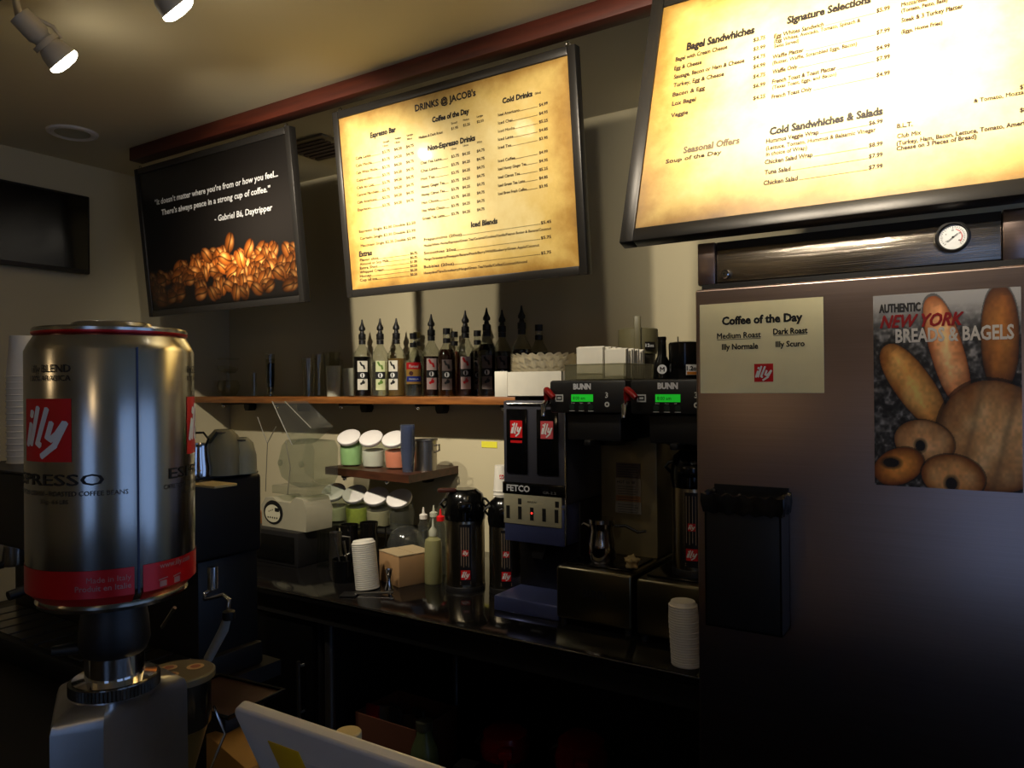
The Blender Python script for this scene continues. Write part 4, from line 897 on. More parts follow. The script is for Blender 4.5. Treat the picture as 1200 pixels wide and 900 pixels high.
g.v = [(x*(1+.12*math.sin(z*120+x*90)), y*(1+.1*math.sin(z*100)), z*(1+.12*math.sin(x*110+y*60))) for x, y, z in g.v]
o = tag(g.build('filter_bag', mat('bag_pale', (.66, .58, .42), .45, bump=.8, nscale=40)), 'crumpled pale bag of coffee filters between the carton and the paper packs', 'bag'); o.location = (-1.140, 2.28, 1.658)

# ================================================================== BREWERS
def brewer(label, x, yb_, z=CZ):
    t = thing('coffee_brewer', label, 'coffee maker', (x, yb_, z), 0, 'black and steel coffee brewers'); W = .258
    bs = G().box(0, W, .0, .44, .02, .185, .010, 3).build('base', mat('brewer_steel', (.46, .44, .36), .28, 1, noise=.1, nscale=10, stretch=(1, 1, 80), bump=.2), t)
    T().put('BUNN', .095, .175, .10, .022, 4).build('base_lettering', ink_black, bs, y=-.0012)
    for a_ in (.02, W-.02):
        for b_ in (.02, .42): G().lathe([(.012, 0), (.012, .02)], 10, a_, b_).build('foot', black_plastic, t)
    G().box(.02, W-.02, .03, .22, .1852, .192, .004).build('warmer_plate', black_gloss, t)
    G().box(.045, W-.012, .235, .44, .185, .60, .005).build('column', mat('brewer_panel', (.52, .46, .32), .42, .6), t)
    h = G().box(-.0, W, -.03, .44, .665, .765, .008).build('head', black_plastic, t)
    G().box(.045, W-.03, .0, .43, .58, .665, .006).build('head_underside', black_plastic, t)
    G().lathe([(.0001, .562), (.06, .562), (.085, .575), (.088, .60), (.086, .60)], 32, W/2+.01, .115).build('brew_funnel', black_gloss, t)
    g = G(); g.box(W/2-.012, W/2+.012, -.03, .04, .565, .585, .006); g.build('funnel_handle', black_plastic, t)
    T().put('BUNN', .085, .145, .738, .016, 5).build('head_lettering', mat('badge_silver'), h, y=-.0312)
    T().quad(.078, .152, .700, .722).build('display', mat('lcd_green', (.1, .75, .15), .4, emis=(.12, .75, .18), estr=.42), h, y=-.0313)
    e = T().put('8:00 am', .084, .125, .706, .010); e.build('display_text', ink_black, h, y=-.032)
    e = T()
    for k in range(3): e.put(('Brew', 'Menu', 'Off')[k], .078+.028*k, None, .694, .004, 1)
    for k in range(3): e.quad(.071+.032*k, .089+.032*k, .671, .673)
    e.put('3', .192, None, .712, .016, 2); e.disc(.198, .692, .008, 18); e.quad(.022, .05, .700, .704).quad(.022, .05, .718, .722).quad(.022, .026, .70, .722).quad(.046, .05, .70, .722).quad(.03, .042, .708, .714)
    e.build('key_marks', mat('key_white', (.72, .72, .70), .5), h, y=-.0315)
    e = T()
    for k in range(3): e.disc(.080+.032*k, .683, .009, 14)
    e.build('key_button', mat('key_green', (.10, .16, .13), .4), h, y=-.0312); T().disc(.198, .692, .0035, 12).build('power_dot', ink_black, h, y=-.0320)
    fa = G(); fa.tube([(-.012, -.02, .70), (-.012, -.045, .69), (-.012, -.048, .655)], [.010, .009, .007], 10); fa = fa.build('hot_water_faucet', chrome, t)
    G().tube([(-.012, -.02, .708), (-.005, -.035, .735), (.012, -.05, .728), (.030, -.055, .712)], [.012, .012, .010, .008], 10).build('faucet_handle', mat('handle_red', (.55, .05, .06), .35), fa)
    return t
B1 = (-1.166, 2.06); B2 = (-.886, 2.04)
t1 = brewer('black and steel coffee brewer next to the grinder, left of two', *B1)
kk = kids(t1)
t2 = dup(t1, (B2[0], B2[1], CZ), label='black and steel coffee brewer next to the refrigerator, right of two')
# labels on the first brewer's column
cy_ = B1[1]+.234
t = thing('instruction_labels', 'worn instruction labels stuck on the left brewer column', 'label', (0, cy_, 0))
a = P(722, 542, Y=cy_); b = P(751, 603, Y=cy_); wl = b.x-a.x
for k, (f0, f1, c_) in enumerate(((0, .30, (.34, .27, .20)), (.31, .64, (.48, .42, .33)), (.65, .76, (.52, .34, .18)), (.77, 1, (.50, .46, .38)))):
    z1 = a.z+(b.z-a.z)*f0; z0 = a.z+(b.z-a.z)*f1
    s = G().box(a.x-.003*(k % 2), b.x+.002*(k % 2), -.0012, 0, z0, z1).build('label', mat('worn_label_%s' % 'abcd'[k], c_, .7), t, smooth=False)
    e = T(); n = max(1, int((z1-z0)/.008))
    if k == 1: e.put('HOT  to  fill', a.x+.004, b.x-.02, z1-.016, .009, 1)
    for j in range(n): e.quad(a.x+.005, b.x-.006-.012*random.random(), z0+.004+j*.008, z0+.0055+j*.008) if not (k == 1 and j > n-3) else None
    e.build('label_text', ink_black, s, y=-.0018)
# pitcher and crumpled cloth on brewer plates
pz = CZ+.1922; x, y = P(705, 670, Y=2.14).x, 2.145
t = thing('water_pitcher', 'steel pitcher with lid rim standing on the left brewer base', 'pitcher', (x, y, pz), .2)
G().shell([(.036, 0), (.043, .01), (.044, .06), (.036, .10), (.041, .125)], 28, .0015).build('pitcher_body', chrome, t)
G().lathe([(.039, .122), (.043, .124), (.043, .136), (.039, .137), (.0001, .137)], 28).build('lid', chrome, t)
G().tube([(.04, 0, .115), (.075, 0, .118), (.115, 0, .100), (.14, 0, .105)], [.004, .005, .005, .004], 8).build('handle', black_metal, t)
G().tube([(-.04, 0, .11), (-.058, 0, .118), (-.066, 0, .112)], [.008, .006, .004], 8).build('spout', chrome, t)
g = G(); b_ = bmesh.new(); bmesh.ops.create_icosphere(b_, subdivisions=3, radius=.022)
for v in b_.verts: v.co *= 1+.28*math.sin(v.co.x*260+1)*math.sin(v.co.y*240)+.2*math.sin(v.co.z*300); v.co.z = v.co.z*.85
mz = min(v.co.z for v in b_.verts); g.bm(b_); o = tag(g.build('paper_towel', mat('towel_paper', (.62, .54, .36), .9), ang=80), 'crumpled paper towel on the left brewer base beside the pitcher', 'paper'); o.location = (P(744, 672, Y=2.10).x-.006, 2.11, pz-mz-.0)
o.location.x = B1[0]+.238
airpot('steel airpot with striped label under the right brewer', B2[0]+.139, B2[1]+.118, pz, .066, .365, turn=-.15)
# white lid stack at the counter's right end
lidm = G().lathe([(.0405, 0), (.0415, .002), (.0415, .006), (.038, .0075), (.034, .016), (.0001, .016), (.0001, .0145), (.033, .0145), (.038, .001)], 28)
first = None
for k in range(24):
    if first is None: first = lidm.build('cup_lid', cup_white); o = first
    else: o = first.copy(); C.objects.link(o)
    s_ = 1-.010*max(0, k-16) if k > 16 else 1
    o.location = (-.700+.0004*math.sin(k*3)-.0004*k, 1.945, CZ+.0066*k+.0003); o.scale = (s_, s_, 1); tag(o, 'white plastic cup lid in the stack at the counter front beside the refrigerator', 'lid', 'cup lids stacked beside the refrigerator')

# things on top of the brewers
bt = CZ+.765
t = thing('clear_tray', 'clear plastic tray on top of the left brewer', 'tray', (B1[0]+.045, B1[1]-.01, bt+.001))
g = G(); w_, d_, h_ = .20, .24, .047; g.box(0, w_, 0, .002, 0, h_).box(0, w_, d_-.002, d_, 0, h_).box(0, .002, 0, d_, 0, h_).box(w_-.002, w_, 0, d_, 0, h_).box(0, w_, 0, d_, 0, .002); g.build('tray_walls', thin('tray_clear', (.88, .88, .84), .08, .22, (.6, .58, .48)), t)
g = G(); g.tube([(0, 0, h_), (w_, 0, h_), (w_, d_, h_), (0, d_, h_), (0, 0, h_)], .002, 6); g.build('tray_rim', thin('tray_clear'), t)
def packs(x, y, z, n, w_, h_, label, grp, rz=0):
    for k in range(n):
        jj = .004*math.sin(k*2.1); o = G().box(-w_/2, w_/2, 0, .0125, 0, h_+jj, .0012, 1).build('sugar_packet', paper); o.location = (x+.002*math.sin(k*5), y+k*.0135, z); o.rotation_euler = (0, 0, rz)
        tag(o, label, 'packet', grp)
zz = bt+.0035
packs(B1[0]+.115, B1[1]+.02, zz, 12, .090, .098, 'white paper pack standing in the clear tray, left stack', 'white paper packs in the clear tray')
packs(B1[0]+.197, B1[1]+.03, zz, 11, .070, .090, 'white paper pack with small brown print standing in the right of the tray', 'white paper packs at the tray right side')
t = thing('olive_container', 'olive grey round container with a side handle on the right brewer', 'container', (P(748, 420, Y=2.30).x, 2.30, bt), fc(-.9, 2.3))
G().shell([(.050, 0), (.056, .08), (.056, .085)], 28, .002).build('foot_cup', mat('dark_grey', (.16, .15, .12), .4), t)
G().shell([(.060, .085), (.066, .12), (.064, .165), (.060, .168)], 32, .002).build('container_body', mat('olive_grey', (.36, .34, .24), .45), t)
G().box(-.011, .011, -.075, -.062, .085, .205, .004).build('handle', mat('olive_grey'), t)
s = G().patch(.0675, .35, .95, .098, .122).build('label', mat('label_dark'), t); T().put('12oz', .026, .058, .106, .010, 1).build('label_text', ink_white, s, bend=.0682)
s = G().patch(.0545, .15, .75, .02, .04).build('label', mat('label_dark'), t)
t = thing('black_bottle', 'small black bottle between the olive and black containers', 'bottle', (P(776, 440, Y=2.14).x, 2.14, bt)); r=.028
G().lathe([(.024, 0), (.027, .004), (.024, .05), (.014, .07), (.0125, .118), (.014, .12), (.013, .128), (.0001, .128)], 24).build('bottle_body', black_gloss, t)
s = T().disc(0, .030, .014, 18).build('sticker', ink_white, t, y=-.0275); T().put('M', 0, None, .023, .014, 0, align='c', heavy=1).build('sticker_letter', ink_black, s, y=-.0285); t.rotation_euler = (0, 0, fc(-.8, 2.1))
X = P(803, 440, Y=2.14).x
t = thing('black_canister', 'black canister with steel lid band and label beside the refrigerator', 'canister', (X, 2.14, bt), fc(X, 2.14))
G().lathe([(.045, 0), (.047, .003), (.047, .078), (.0001, .078)], 32).build('canister_body', black_gloss, t); G().lathe([(.0475, .078), (.0475, .104), (.044, .108), (.02, .112), (.0001, .113)], 32).build('lid', mat('dark_steel'), t); G().tube([(-.02, 0, .108), (-.02, 0, .126)], .002, 6).build('pin', black_metal, t)
s = G().patch(.0478, .05, .95, .012, .042).build('label', ink_white, t); G().patch(.0482, .10, .92, .013, .021).build('label_stripe', mat('label_orange', (.8, .5, .15), .5), s); T().put('1.2oz', .004, .043, .025, .012, 3).build('label_text', ink_black, s, bend=.0484)

# ================================================================== UNDER THE COUNTER
uz = .176
for nm, px, yy, rr_, hh_ in (('red lidded steel airpot under the counter, left of two', 592, 2.16, .082, .30), ('red lidded steel airpot under the counter, right of two', 681, 2.16, .082, .345)):
    t = airpot(nm, P(px, 850, Y=yy).x, yy, uz, rr_, hh_, grp='red lidded airpots under the counter', lid=mat('lid_red', (.50, .03, .04), .25))
x = P(446, 800, Y=2.02).x
t = thing('open_carton', 'brown open carton of packets on the lower shelf', 'box', (x, 2.16, uz), 0)
g = G(); g.box(-.15, .15, -.12, -.115, 0, .26).box(-.15, .15, .115, .12, 0, .26).box(-.15, -.145, -.12, .12, 0, .26).box(.145, .15, -.12, .12, 0, .26).box(-.15, .15, -.12, .12, 0, .004); g.build('carton_walls', mat('carton_brown', (.36, .20, .12), .8), t)
for k in range(7):
    o = G().box(-.03, .03, -.006, .006, 0, .25+.03*random.random(), .002).build('snack_packet', mat('packet_%s' % 'abcdefg'[k], ((.7, .12, .14), (.5, .45, .4), (.15, .2, .18), (.2, .2, .22), (.35, .3, .25), (.12, .15, .12), (.45, .3, .3))[k], .5)); o.location = (x-.115+k*.038, 2.10+.02*(k % 3), uz+.006); o.rotation_euler = (0, 0, .4*math.sin(k*2))
    tag(o, ('red packet', 'pale grey packet', 'dark green packet', 'charcoal packet', 'tan packet', 'very dark green packet', 'dusty pink packet')[k]+' standing in the brown carton under the counter', 'packet', 'packets in the brown carton')
x = P(497, 830, Y=2.05).x
t = thing('green_flask', 'dull green bottle on the lower shelf right of the brown carton', 'bottle', (x, 2.05, uz))
G().lathe([(.05, 0), (.052, .005), (.052, .18), (.045, .21), (.028, .25), (.026, .29), (.0001, .29)], 28).build('flask_body', mat('flask_green', (.30, .34, .22), .25), t); G().lathe([(.029, .27), (.03, .30), (.0001, .305)], 20).build('cap', mat('flask_cap', (.25, .25, .2), .4), t)
jx = P(408, 858, Y=.935)
t = thing('small_jar', 'small red jar with cream lid standing on the bar behind the white order screen', 'jar', (jx.x, .935, .92))
G().lathe([(.020, 0), (.0215, .003), (.0215, jx.z-.92-.012), (.0001, jx.z-.92-.012)], 24).build('jar_body', mat('jar_red', (.62, .24, .14), .4), t); G().lathe([(.0225, jx.z-.92-.018), (.023, jx.z-.92-.014), (.023, jx.z-.92), (.021, jx.z-.918), (.0001, jx.z-.918)], 24).build('lid', mat('lid_cream', (.80, .72, .52), .5), t)
x = P(551, 885, Y=2.05).x
t = thing('printed_carton', 'small dark carton with pale US print beside the red lidded airpot', 'box', (x, 2.03, uz), .1)
G().box(-.035, .035, -.03, .03, 0, .21, .002).build('carton', black_plastic, t); T().put('US', -.022, .022, .17, .03, 1).quad(-.022, .022, .150, .156).quad(-.022, .01, .135, .14).build('print', mat('grey_print', (.5, .5, .48), .6), t, y=-.0308)
t = thing('under_counter_fridge', 'black undercounter cabinet with a slim steel handle', 'cabinet', (-3.1, 1.93, .0))
G().box(0, 1.0, .01, .75, .18, .795, .004).build('cabinet_body', black_plastic, t); G().box(.01, .995, -.02, .01, .19, .79, .004).build('door', black_gloss, t)
a = P(350, 775, Y=1.885); b = P(350, 842, Y=1.885)
G().tube([(a.x+3.1, -.045, a.z), (a.x+3.1, -.045, b.z)], .007, 10).build('handle', steel, t)
for z in (a.z-.02, b.z+.02): G().tube([(a.x+3.1, -.045, z), (a.x+3.1, -.019, z)], .005, 8).build('handle_mount', steel, t)

# ================================================================== FRONT BAR
FZ = .92
t = thing('front_bar', 'dark front bar counter carrying the espresso machine and grinder', 'counter', (0, 0, 0))
G().slab([(-2.9, -.3), (1.2, -.3), (1.2, .98), (-1.62, .98), (-1.62, 1.36), (-2.9, 1.36)], FZ-.04, FZ).build('bar_top', mat('bar_black', (.05, .045, .045), .5), t)
G().slab([(-2.85, -.1), (1.15, -.1), (1.15, .90), (-1.66, .90), (-1.66, 1.32), (-2.85, 1.32)], 0, FZ-.04).build('bar_body', black_metal, t)

# espresso machine
t = thing('espresso_machine', 'black espresso machine behind the coffee can, cups on its flat top', 'coffee machine', (-2.62, .98, FZ))
W = .98
G().box(0, W, 0, .34, .30, .505, .012, 3).build('upper_body', machine_black, t)
G().box(.02, W-.02, .16, .34, .05, .30, .006).build('rear_panel', machine_black, t)
G().box(0, W, -.02, .34, .0, .06, .008).build('drip_base', machine_black, t)
for k in range(12): G().box(.06+k*.075, .12+k*.075, .0, .15, .060, .064).build('drip_slat', steel, t)
G().box(.01, W-.01, .0, .335, .505, .510).build('cup_tray', black_metal, t)
for x in (.25, .58):
    g = G(); g.m = Matrix.Translation((x, .06, .23)); g.lathe([(.035, 0), (.038, .01), (.038, .07)], 24); gh = g.build('group_head', chrome, t)
    G().tube([(x, .03, .235), (x, -.06, .232), (x, -.10, .225)], [.010, .013, .012], 10).build('portafilter_handle', black_plastic, gh)
# steam wand assembly placed near right end front
def L(px, py, Y): v = P(px, py, Y=Y)-Vector((-2.62, .98, FZ)); return (v.x, v.y, v.z)
g = G(); g.tube([L(249, 664, .96), L(249, 690, .96)], .010, 12); wn = g.build('steam_valve', chrome, t)
G().tube([L(249, 690, .96), L(240, 696, .95), L(240, 702, .94), L(247, 701, .93), L(262, 697, .93), L(269, 703, .93), L(268, 713, .93)], .0042, 10).build('steam_pipe', chrome, wn)
G().lathe([(.011, 0), (.012, .004), (.012, .016), (.008, .018)], 14).build('wand_joint', machine_black, wn).location = L(268, 726, .93)
G().tube([L(268, 718, .93), L(262, 738, .93), L(244, 772, .93)], [.007, .0095, .009], 12).build('wand_sleeve', mat('grey_rubber', (.55, .55, .52), .5), wn)
G().tube([L(205, 712, .95), L(190, 735, .95)], .004, 8).build('steam_pipe', chrome, wn)
mt = FZ+.5102
# items on machine
t = thing('chrome_jug', 'shiny steel jug at the left of the espresso machine top', 'jug', (P(233, 550, Y=1.16).x, 1.16, mt))
G().shell([(.034, 0), (.036, .02), (.028, .07), (.030, .082)], 24, .0015).build('jug_body', chrome, t); G().tube([(.028, 0, .075), (.04, 0, .095), (.02, 0, .11), (-.02, 0, .108), (-.03, 0, .09)], .003, 8).build('handle', black_metal, t)
for k, (px, yy, s_, nm) in enumerate(((262, 1.22, 1.15, 'grey green plastic jug with dark curved handle on the espresso machine'), (283, 1.26, .92, 'smaller pale plastic jug right of the grey green jug'))):
    t = thing('plastic_jug', nm, 'jug', (P(px, 550, Y=yy).x, yy, mt), fc(-1.6, 1.2), 'plastic jugs on the espresso machine')
    m_ = mat('jug_grey', (.46, .44, .33), .5) if k == 0 else mat('jug_pale', (.56, .55, .44), .5)
    G().shell([(.042*s_, 0), (.041*s_, .05*s_), (.032*s_, .085*s_), (.018*s_, .10*s_)], 28, .0015).build('jug_body', m_, t)
    G().tube([(-.038*s_, -.012, .02*s_), (-.048*s_, -.02, .045*s_), (-.012*s_, -.03*s_, .095*s_), (.01*s_, -.02, .092*s_)], .0035*s_, 8).build('handle', mat('handle_olive', (.22, .21, .15), .5), t)
o = tag(G().box(-.045, .045, -.03, .03, 0, .006, .002).build('wooden_paddle', mat('pale_wood', (.70, .62, .42), .6)), 'thin pale wooden strip on the front edge of the espresso machine', 'board'); o.location = (P(250, 555, Y=1.06).x, 1.06, mt)
# paper cup stack at far left on machine
stk = P(20, 545, Y=1.10).x
ms = G().lathe([(.047, 0), (.0475, .003), (.045, .004), (.036, .125), (.035, .126), (.0001, .124), (.0001, .122), (.034, .122), (.044, .001)], 28)
cup_stack(0, 1.12, mt, 14, .0185, 'large_paper_cup', 'large white paper cup nested in the stack left of the coffee can', 'large paper cups left of the coffee can', ms, x=stk)
o = ms.build('large_paper_cup', cup_white); o.location = (stk, 1.12, mt+14*.0185); tag(o, 'large white paper cup upside down on top of the stack behind the can', 'cup', 'large paper cups left of the coffee can')
cup_stack(0, 1.05, mt, 11, .017, 'large_paper_cup', 'large white paper cup in the stack cut by the left picture edge', 'large paper cups at the picture edge', ms, x=stk-.11)

# ================================================================== GRINDER WITH COFFEE CAN
cx, cy = -.908, .509
CR = .092; rz = fc(cx, cy)
t = thing('bean_grinder', 'silver coffee grinder with chrome collar and round dosing chamber', 'grinder', (cx, cy, FZ), rz)
zc = lambda py, tt=.92: EYE-(py-457)/880*tt-FZ
g = G(); rings = []; n = 48
def sq(r, e, z, rot=-.25, cyo=0):
    out = []
    for i in range(n):
        a_ = 2*PI*i/n; c_, s_ = math.cos(a_), math.sin(a_); k = (abs(c_)**e+abs(s_)**e)**(-1/e); p_ = Vector((c_*k*r, s_*k*r, 0)); p_.rotate(Matrix.Rotation(PI/4+rot, 3, 'Z')); out.append((p_.x, p_.y+cyo, z))
    return out
poly = [(-.066, -.050), (-.012, -.060), (.084, .035), (.060, .095), (-.066, .095)]
def pr(a_):                                           # distance from the axis to the footprint along one direction
    d = Vector((math.cos(a_), math.sin(a_))); best = 9
    for (x0, y0), (x1, y1) in zip(poly, poly[1:]+poly[:1]):
        ex, ey = x1-x0, y1-y0; den = d.x*ey-d.y*ex
        if abs(den) < 1e-9: continue
        tt = (x0*ey-y0*ex)/den; uu = (x0*d.y-y0*d.x)/den
        if tt > 0 and -1e-6 <= uu <= 1+1e-6: best = min(best, tt)
    return best
n = 96
def ringp(k, z, sc=1): return [((.049*(1-k)+pr(2*PI*i/n)*k*sc)*math.cos(2*PI*i/n), (.049*(1-k)+pr(2*PI*i/n)*k*sc)*math.sin(2*PI*i/n), z-FZ) for i in range(n)]
R = [ringp(0, 1.287), ringp(.05, 1.284), ringp(.35, 1.281), ringp(.75, 1.275), ringp(.93, 1.269), ringp(1, 1.260), ringp(1, 1.02, 1.02), ringp(1, .95, 1.04), ringp(1, .94, 1.12), ringp(1, FZ, 1.12)]
vs = [p for r in R for p in r]; fs = [[j*n+i, (j+1)*n+i, (j+1)*n+(i+1) % n, j*n+(i+1) % n] for j in range(len(R)-1) for i in range(n)]
fs.append(list(range(n))); fs.append([(len(R)-1)*n+i for i in range(n)][::-1])
g.add(vs, fs).build('grinder_body', satin, t, ang=32)
g = G(); k_ = 72; vs = []
for j, z in enumerate((1.286-FZ, 1.299-FZ)):
    for i in range(k_*2):
        a_ = PI*i/k_; r = .0495+(.0012 if i % 2 else 0); vs.append((r*math.cos(a_), r*math.sin(a_), z))
m2 = k_*2; fs = [[i, (i+1) % m2, m2+(i+1) % m2, m2+i] for i in range(m2)]+[[m2+i for i in range(m2)]]
g.add(vs, fs).build('knurled_ring', mat('ring_steel', (.35, .34, .32), .25, .9), t)
a0_ = 1.298-FZ
G().lathe([(.046, a0_), (.0465, a0_+.003), (.033, a0_+.005), (.033, a0_+.032), (.030, a0_+.033)], 48).build('chrome_collar', chrome, t)
zn = zc(718, .85)
G().lathe([(.032, a0_+.030), (.036, a0_+.034), (.040, a0_+.046), (.038, zn-.028), (.034, zn-.006), (.05, zn-.002), (.0001, zn)], 40).build('hopper_neck', black_plastic, t)
G().tube([(-.036, 0, a0_+.042), (-.066, 0, a0_+.043)], [.008, .006], 10).build('hopper_clamp', black_plastic, t)
# dosing chamber to the right (world offset converted to local)
dloc = (Matrix.Rotation(-rz, 3, 'Z') @ (P(210, 786, Z=1.245)-Vector((cx, cy, FZ)))); dx, dy = dloc.x, dloc.y; dz = 1.245-FZ
dc = G().lathe([(.040, dz-.078), (.043, dz-.074), (.043, dz-.008), (.040, dz-.006)], 44, dx, dy).build('dosing_chamber', mat('doser_smoke', (.26, .25, .22), .18, .8), t)
G().lathe([(.0485, dz-.010), (.0485, dz-.002), (.046, dz), (.0001, dz)], 44, dx, dy).build('chamber_lid', mat('doser_lid', (.34, .31, .22), .4), dc)
for (ax, ay, r) in ((-.012, .018, .011), (.022, .004, .012), (-.010, -.012, .009)):
    G().lathe([(.0001, dz+.0004), (r, dz+.0004), (r, dz+.001), (.0001, dz+.001)], 20, dx+ax, dy+ay).build('sticker', mat('sticker_tan', (.72, .58, .40), .6), dc)
    G().lathe([(r*.45, dz+.0011), (r*.6, dz+.0014), (r*.45, dz+.0014)], 16, dx+ax, dy+ay).build('sticker_print', mat('sticker_rust', (.55, .30, .20), .6), dc)
G().lathe([(.015, dz-.150), (.018, dz-.150), (.038, dz-.080), (.030, dz-.078)], 36, dx, dy).build('dosing_funnel', mat('funnel_brass', (.55, .47, .28), .3, .8), t)
G().tube([(dx+.046, dy, dz-.06), (dx+.06, dy-.01, dz-.10), (dx+.03, dy-.02, dz-.16)], .002, 6).build('dosing_wire', chrome, t)
G().box(dx-.10, dx-.035, dy-.03, dy+.01, dz-.07, dz-.03, .004).build('doser_mount', satin, t)

t = thing('coffee_can', 'large silver coffee bean tin with red bands, upside down on the grinder', 'can', (cx, cy, FZ+zc(718, .85)+.0005), rz)
tz = lambda py: zc(py, .85)-zc(718, .85)
G().lathe([(.078, tz(718)), (.082, tz(717)), (.083, tz(713)), (.079, tz(711)), (.080, tz(709)), (CR-.002, tz(697)), (CR, tz(690)), (CR, tz(411)), (CR-.003, tz(404)), (.083, tz(393)), (.0815, tz(391)), (.0815, tz(385))], 72).build('tin_wall', can_silver, t)
ld = G().lathe([(.0815, tz(391)), (.0845, tz(389)), (.0845, tz(384)), (.0825, tz(382)), (.079, tz(382)), (.077, tz(385)), (.05, tz(383.5)), (.046, tz(379)), (.043, tz(374.5)), (.038, tz(373)), (.0001, tz(373))], 64).build('tin_lid', can_silver, t)
G().lathe([(.0822, tz(391)), (.0822, tz(387.5)), (.0848, tz(387.5)), (.0848, tz(389.6)), (.083, tz(391.3))], 64).build('red_ring', can_red, ld)
# red band split at the seam (seam at 19 deg right of the viewer)
seam = math.radians(15.5); rb = CR+.0005
G().patch(rb, seam+.05, seam+2*PI-.05-PI, tz(697), tz(665), 40).build('red_band', can_red, t)
G().patch(rb, seam-PI, seam-.05, tz(697), tz(665), 40).build('red_band', can_red, t)
g = G()
for a0, a1 in ((seam+.05, seam+PI-.05), (seam-PI, seam-.05)):
    vs = []; fs = []; N2 = 40
    for i in range(N2+1):
        a_ = a0+(a1-a0)*i/N2
        for r, z in ((rb, tz(697)), (CR-.0012, tz(698.5)), (.0815, tz(708))): vs.append((r*math.sin(a_), -r*math.cos(a_), z))
    for i in range(N2):
        for j in range(2): fs.append([i*3+j, i*3+j+1, i*3+j+4, i*3+j+3])
    g.add(vs, fs)
g.build('red_band', can_red, t)
G().patch(rb+.0002, seam-.012, seam+.012, tz(697), tz(408), 2).build('side_seam', mat('seam_dark', (.20, .21, .26), .3, .8), t)
for ac in (-48, 81.5):
    c_ = math.radians(ac)*CR; sz = .070
    logo(t, c_-sz/2, tz(540), sz, bend=rb)
    e = T(); e.put('ESPRESSO', c_-.068, c_+.068, tz(567), .0125, .6); e.build('can_lettering', ink_black, t, bend=rb+.0003)
    e = T(); e.put('illy BLEND', c_+.034 if ac < 0 else c_-.034, None, tz(437), .0085, .3, align='r' if ac < 0 else 'l'); e.put('100% ARABICA', c_+.034 if ac < 0 else c_-.034, None, tz(447), .0062, .2, align='r' if ac < 0 else 'l')
    e.put('CAFFE TOSTATO IN GRANI - ROASTED COFFEE BEANS', c_-.092 if ac < 0 else c_-.075, c_+.092 if ac < 0 else c_+.075, tz(579), .0052, .4); e.put('3 kg - 6.6 LBS', c_+.03 if ac < 0 else c_-.01, None, tz(588), .0045, .3, align='r'); e.build('can_lettering', mat('can_ink', (.16, .14, .12), .5), t, bend=rb+.0003)
e = T(); c_ = math.radians(-8)*CR; e.put('Made in Italy', c_+.030, None, tz(679), .0062, .8, align='r'); e.put('Produit en Italie', c_+.030, None, tz(688.5), .0062, .8, align='r')
c_ = math.radians(38)*CR; e.put('www.illy.com', c_-.012, None, tz(673), .0065, .8); 
for k in range(2): e.quad(c_-.012+k*.020, c_-.003+k*.020, tz(695), tz(688)).stroke([(c_-.013+k*.02, tz(686.5)), (c_-.002+k*.02, tz(685))], .0012)
e.build('band_lettering', mat('band_ink', (.62, .45, .43), .5), t, bend=rb+.0004)

# tray with dark grounds, right of the doser
q = P(262, 812, Z=1.05)
t = thing('tamping_tray', 'dark metal tray with copper toned surface beside the dosing chamber', 'tray', (q.x, q.y, 1.04), .1)
G().box(-.09, .09, -.07, .07, 0, .004, .001).build('tray_floor', mat('copper_dark', (.20, .11, .08), .45, .5), t)
g = G(); g.tube([(-.09, -.07, .006), (.09, -.07, .006), (.09, .07, .006), (-.09, .07, .006), (-.09, -.07, .006)], .004, 8); g.build('tray_rim', black_gloss, t)
G().box(-.06, .06, -.05, .05, 1*(FZ-1.04), 0, .006).build('tray_stand', black_plastic, t)

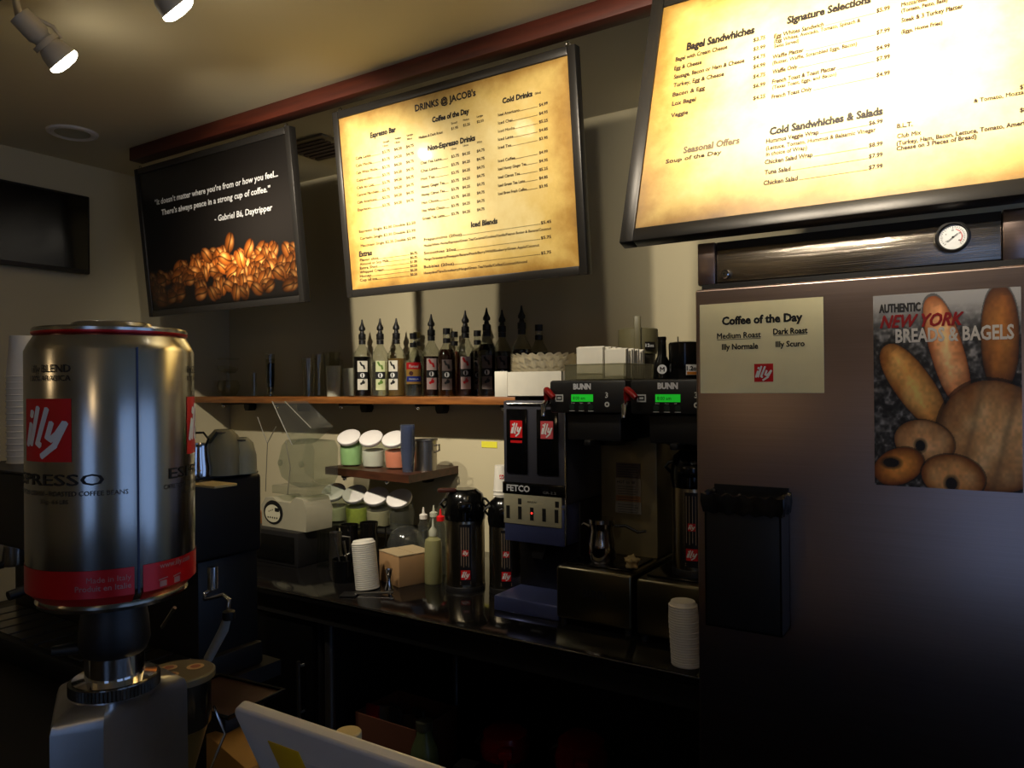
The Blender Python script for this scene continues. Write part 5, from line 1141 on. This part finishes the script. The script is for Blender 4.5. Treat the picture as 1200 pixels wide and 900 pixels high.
# point of sale screen seen from behind
q = P(268, 826, Y=.60)
tl = math.radians(24)
t = thing('tablet_screen', 'white plastic back of a tilted order screen with a yellow sticker', 'screen', (q.x+.002, .60, q.z-.001), rot=(tl, 0, 0))
wS, hS = .46, .25
def rr(x0, x1, z0, z1, r, n=6):
    pts = []
    for cx_, cz_, a0 in ((x1-r, z1-r, 0), (x0+r, z1-r, 90), (x0+r, z0+r, 180), (x1-r, z0+r, 270)):
        for k in range(n+1): a_ = math.radians(a0+90*k/n); pts.append((cx_+r*math.cos(a_), cz_+r*math.sin(a_)))
    return pts
ob = G(); ob.prism(rr(0, wS, -hS, 0, .018), 0, .016); ob = ob.build('shell', mat('screen_white', (.90, .88, .86), .35, coat=.2), t, ang=50)
bv = ob.modifiers.new('bevel', 'BEVEL'); bv.width = .004; bv.segments = 3; bv.limit_method = 'ANGLE'; bv.angle_limit = math.radians(60)
G().box(.012, wS-.012, .016, .0165, -hS+.012, -.012).build('display_glass', black_gloss, t)
G().box(.052, .107, -.0012, 0, -.125, -.040, .0005).build('yellow_sticker', mat('sticker_yellow', (.86, .70, .10), .5), t)
T().put('!', .075, None, -.105, .03, 2).build('sticker_mark', mat('sticker_brown', (.45, .32, .1), .5), t, y=-.0018)
G().box(.110, .30, -.0008, 0, -.14, -.055, .0003).build('paper_label', mat('label_grey', (.80, .79, .80), .5), t)
inv_ = (Matrix.Translation((q.x+.002, .60, q.z-.001)) @ Matrix.Rotation(tl, 4, 'X')).inverted()
def lw_(x, y, z): return tuple(inv_ @ Vector((x, y, z)))
xc = q.x+.25
G().tube([lw_(xc, .72, FZ+.012), lw_(xc, .70, FZ+.10), lw_(xc, .665, q.z-.11)], [.025, .020, .018], 14).build('stand_neck', white_enamel, t)
g = G(); g.m = inv_; g.box(xc-.09, xc+.09, .62, .82, FZ+.0005, FZ+.014, .004); g.m = Matrix(); g.build('stand_base', white_enamel, t)
# cardboard box on the bar
a = P(262, 874, Y=.86)
t = thing('carton_on_bar', 'tan cardboard box on the front bar behind the order screen', 'box', (a.x+.02, .86, FZ), -.25)
G().box(-.09, .09, -.01, .12, 0, a.z-FZ, .002).build('carton', mat('cardboard_tan', (.66, .50, .26), .8), t); G().box(-.09, .09, .05, .056, a.z-FZ+.0001, a.z-FZ+.0008).build('tape', mat('tape', (.7, .6, .4), .3), t)

for o in C.objects:                                     # lines of small print are flat lettering, too fine to pick apart
    if o.parent and o.type == 'MESH' and o.name.split('.')[0] in ('lettering', 'headings', 'seasonal_heading', 'can_lettering', 'key_marks', 'label_fruit', 'label_lines', 'label_text', 'dial_marks'): o['kind'] = 'stuff'
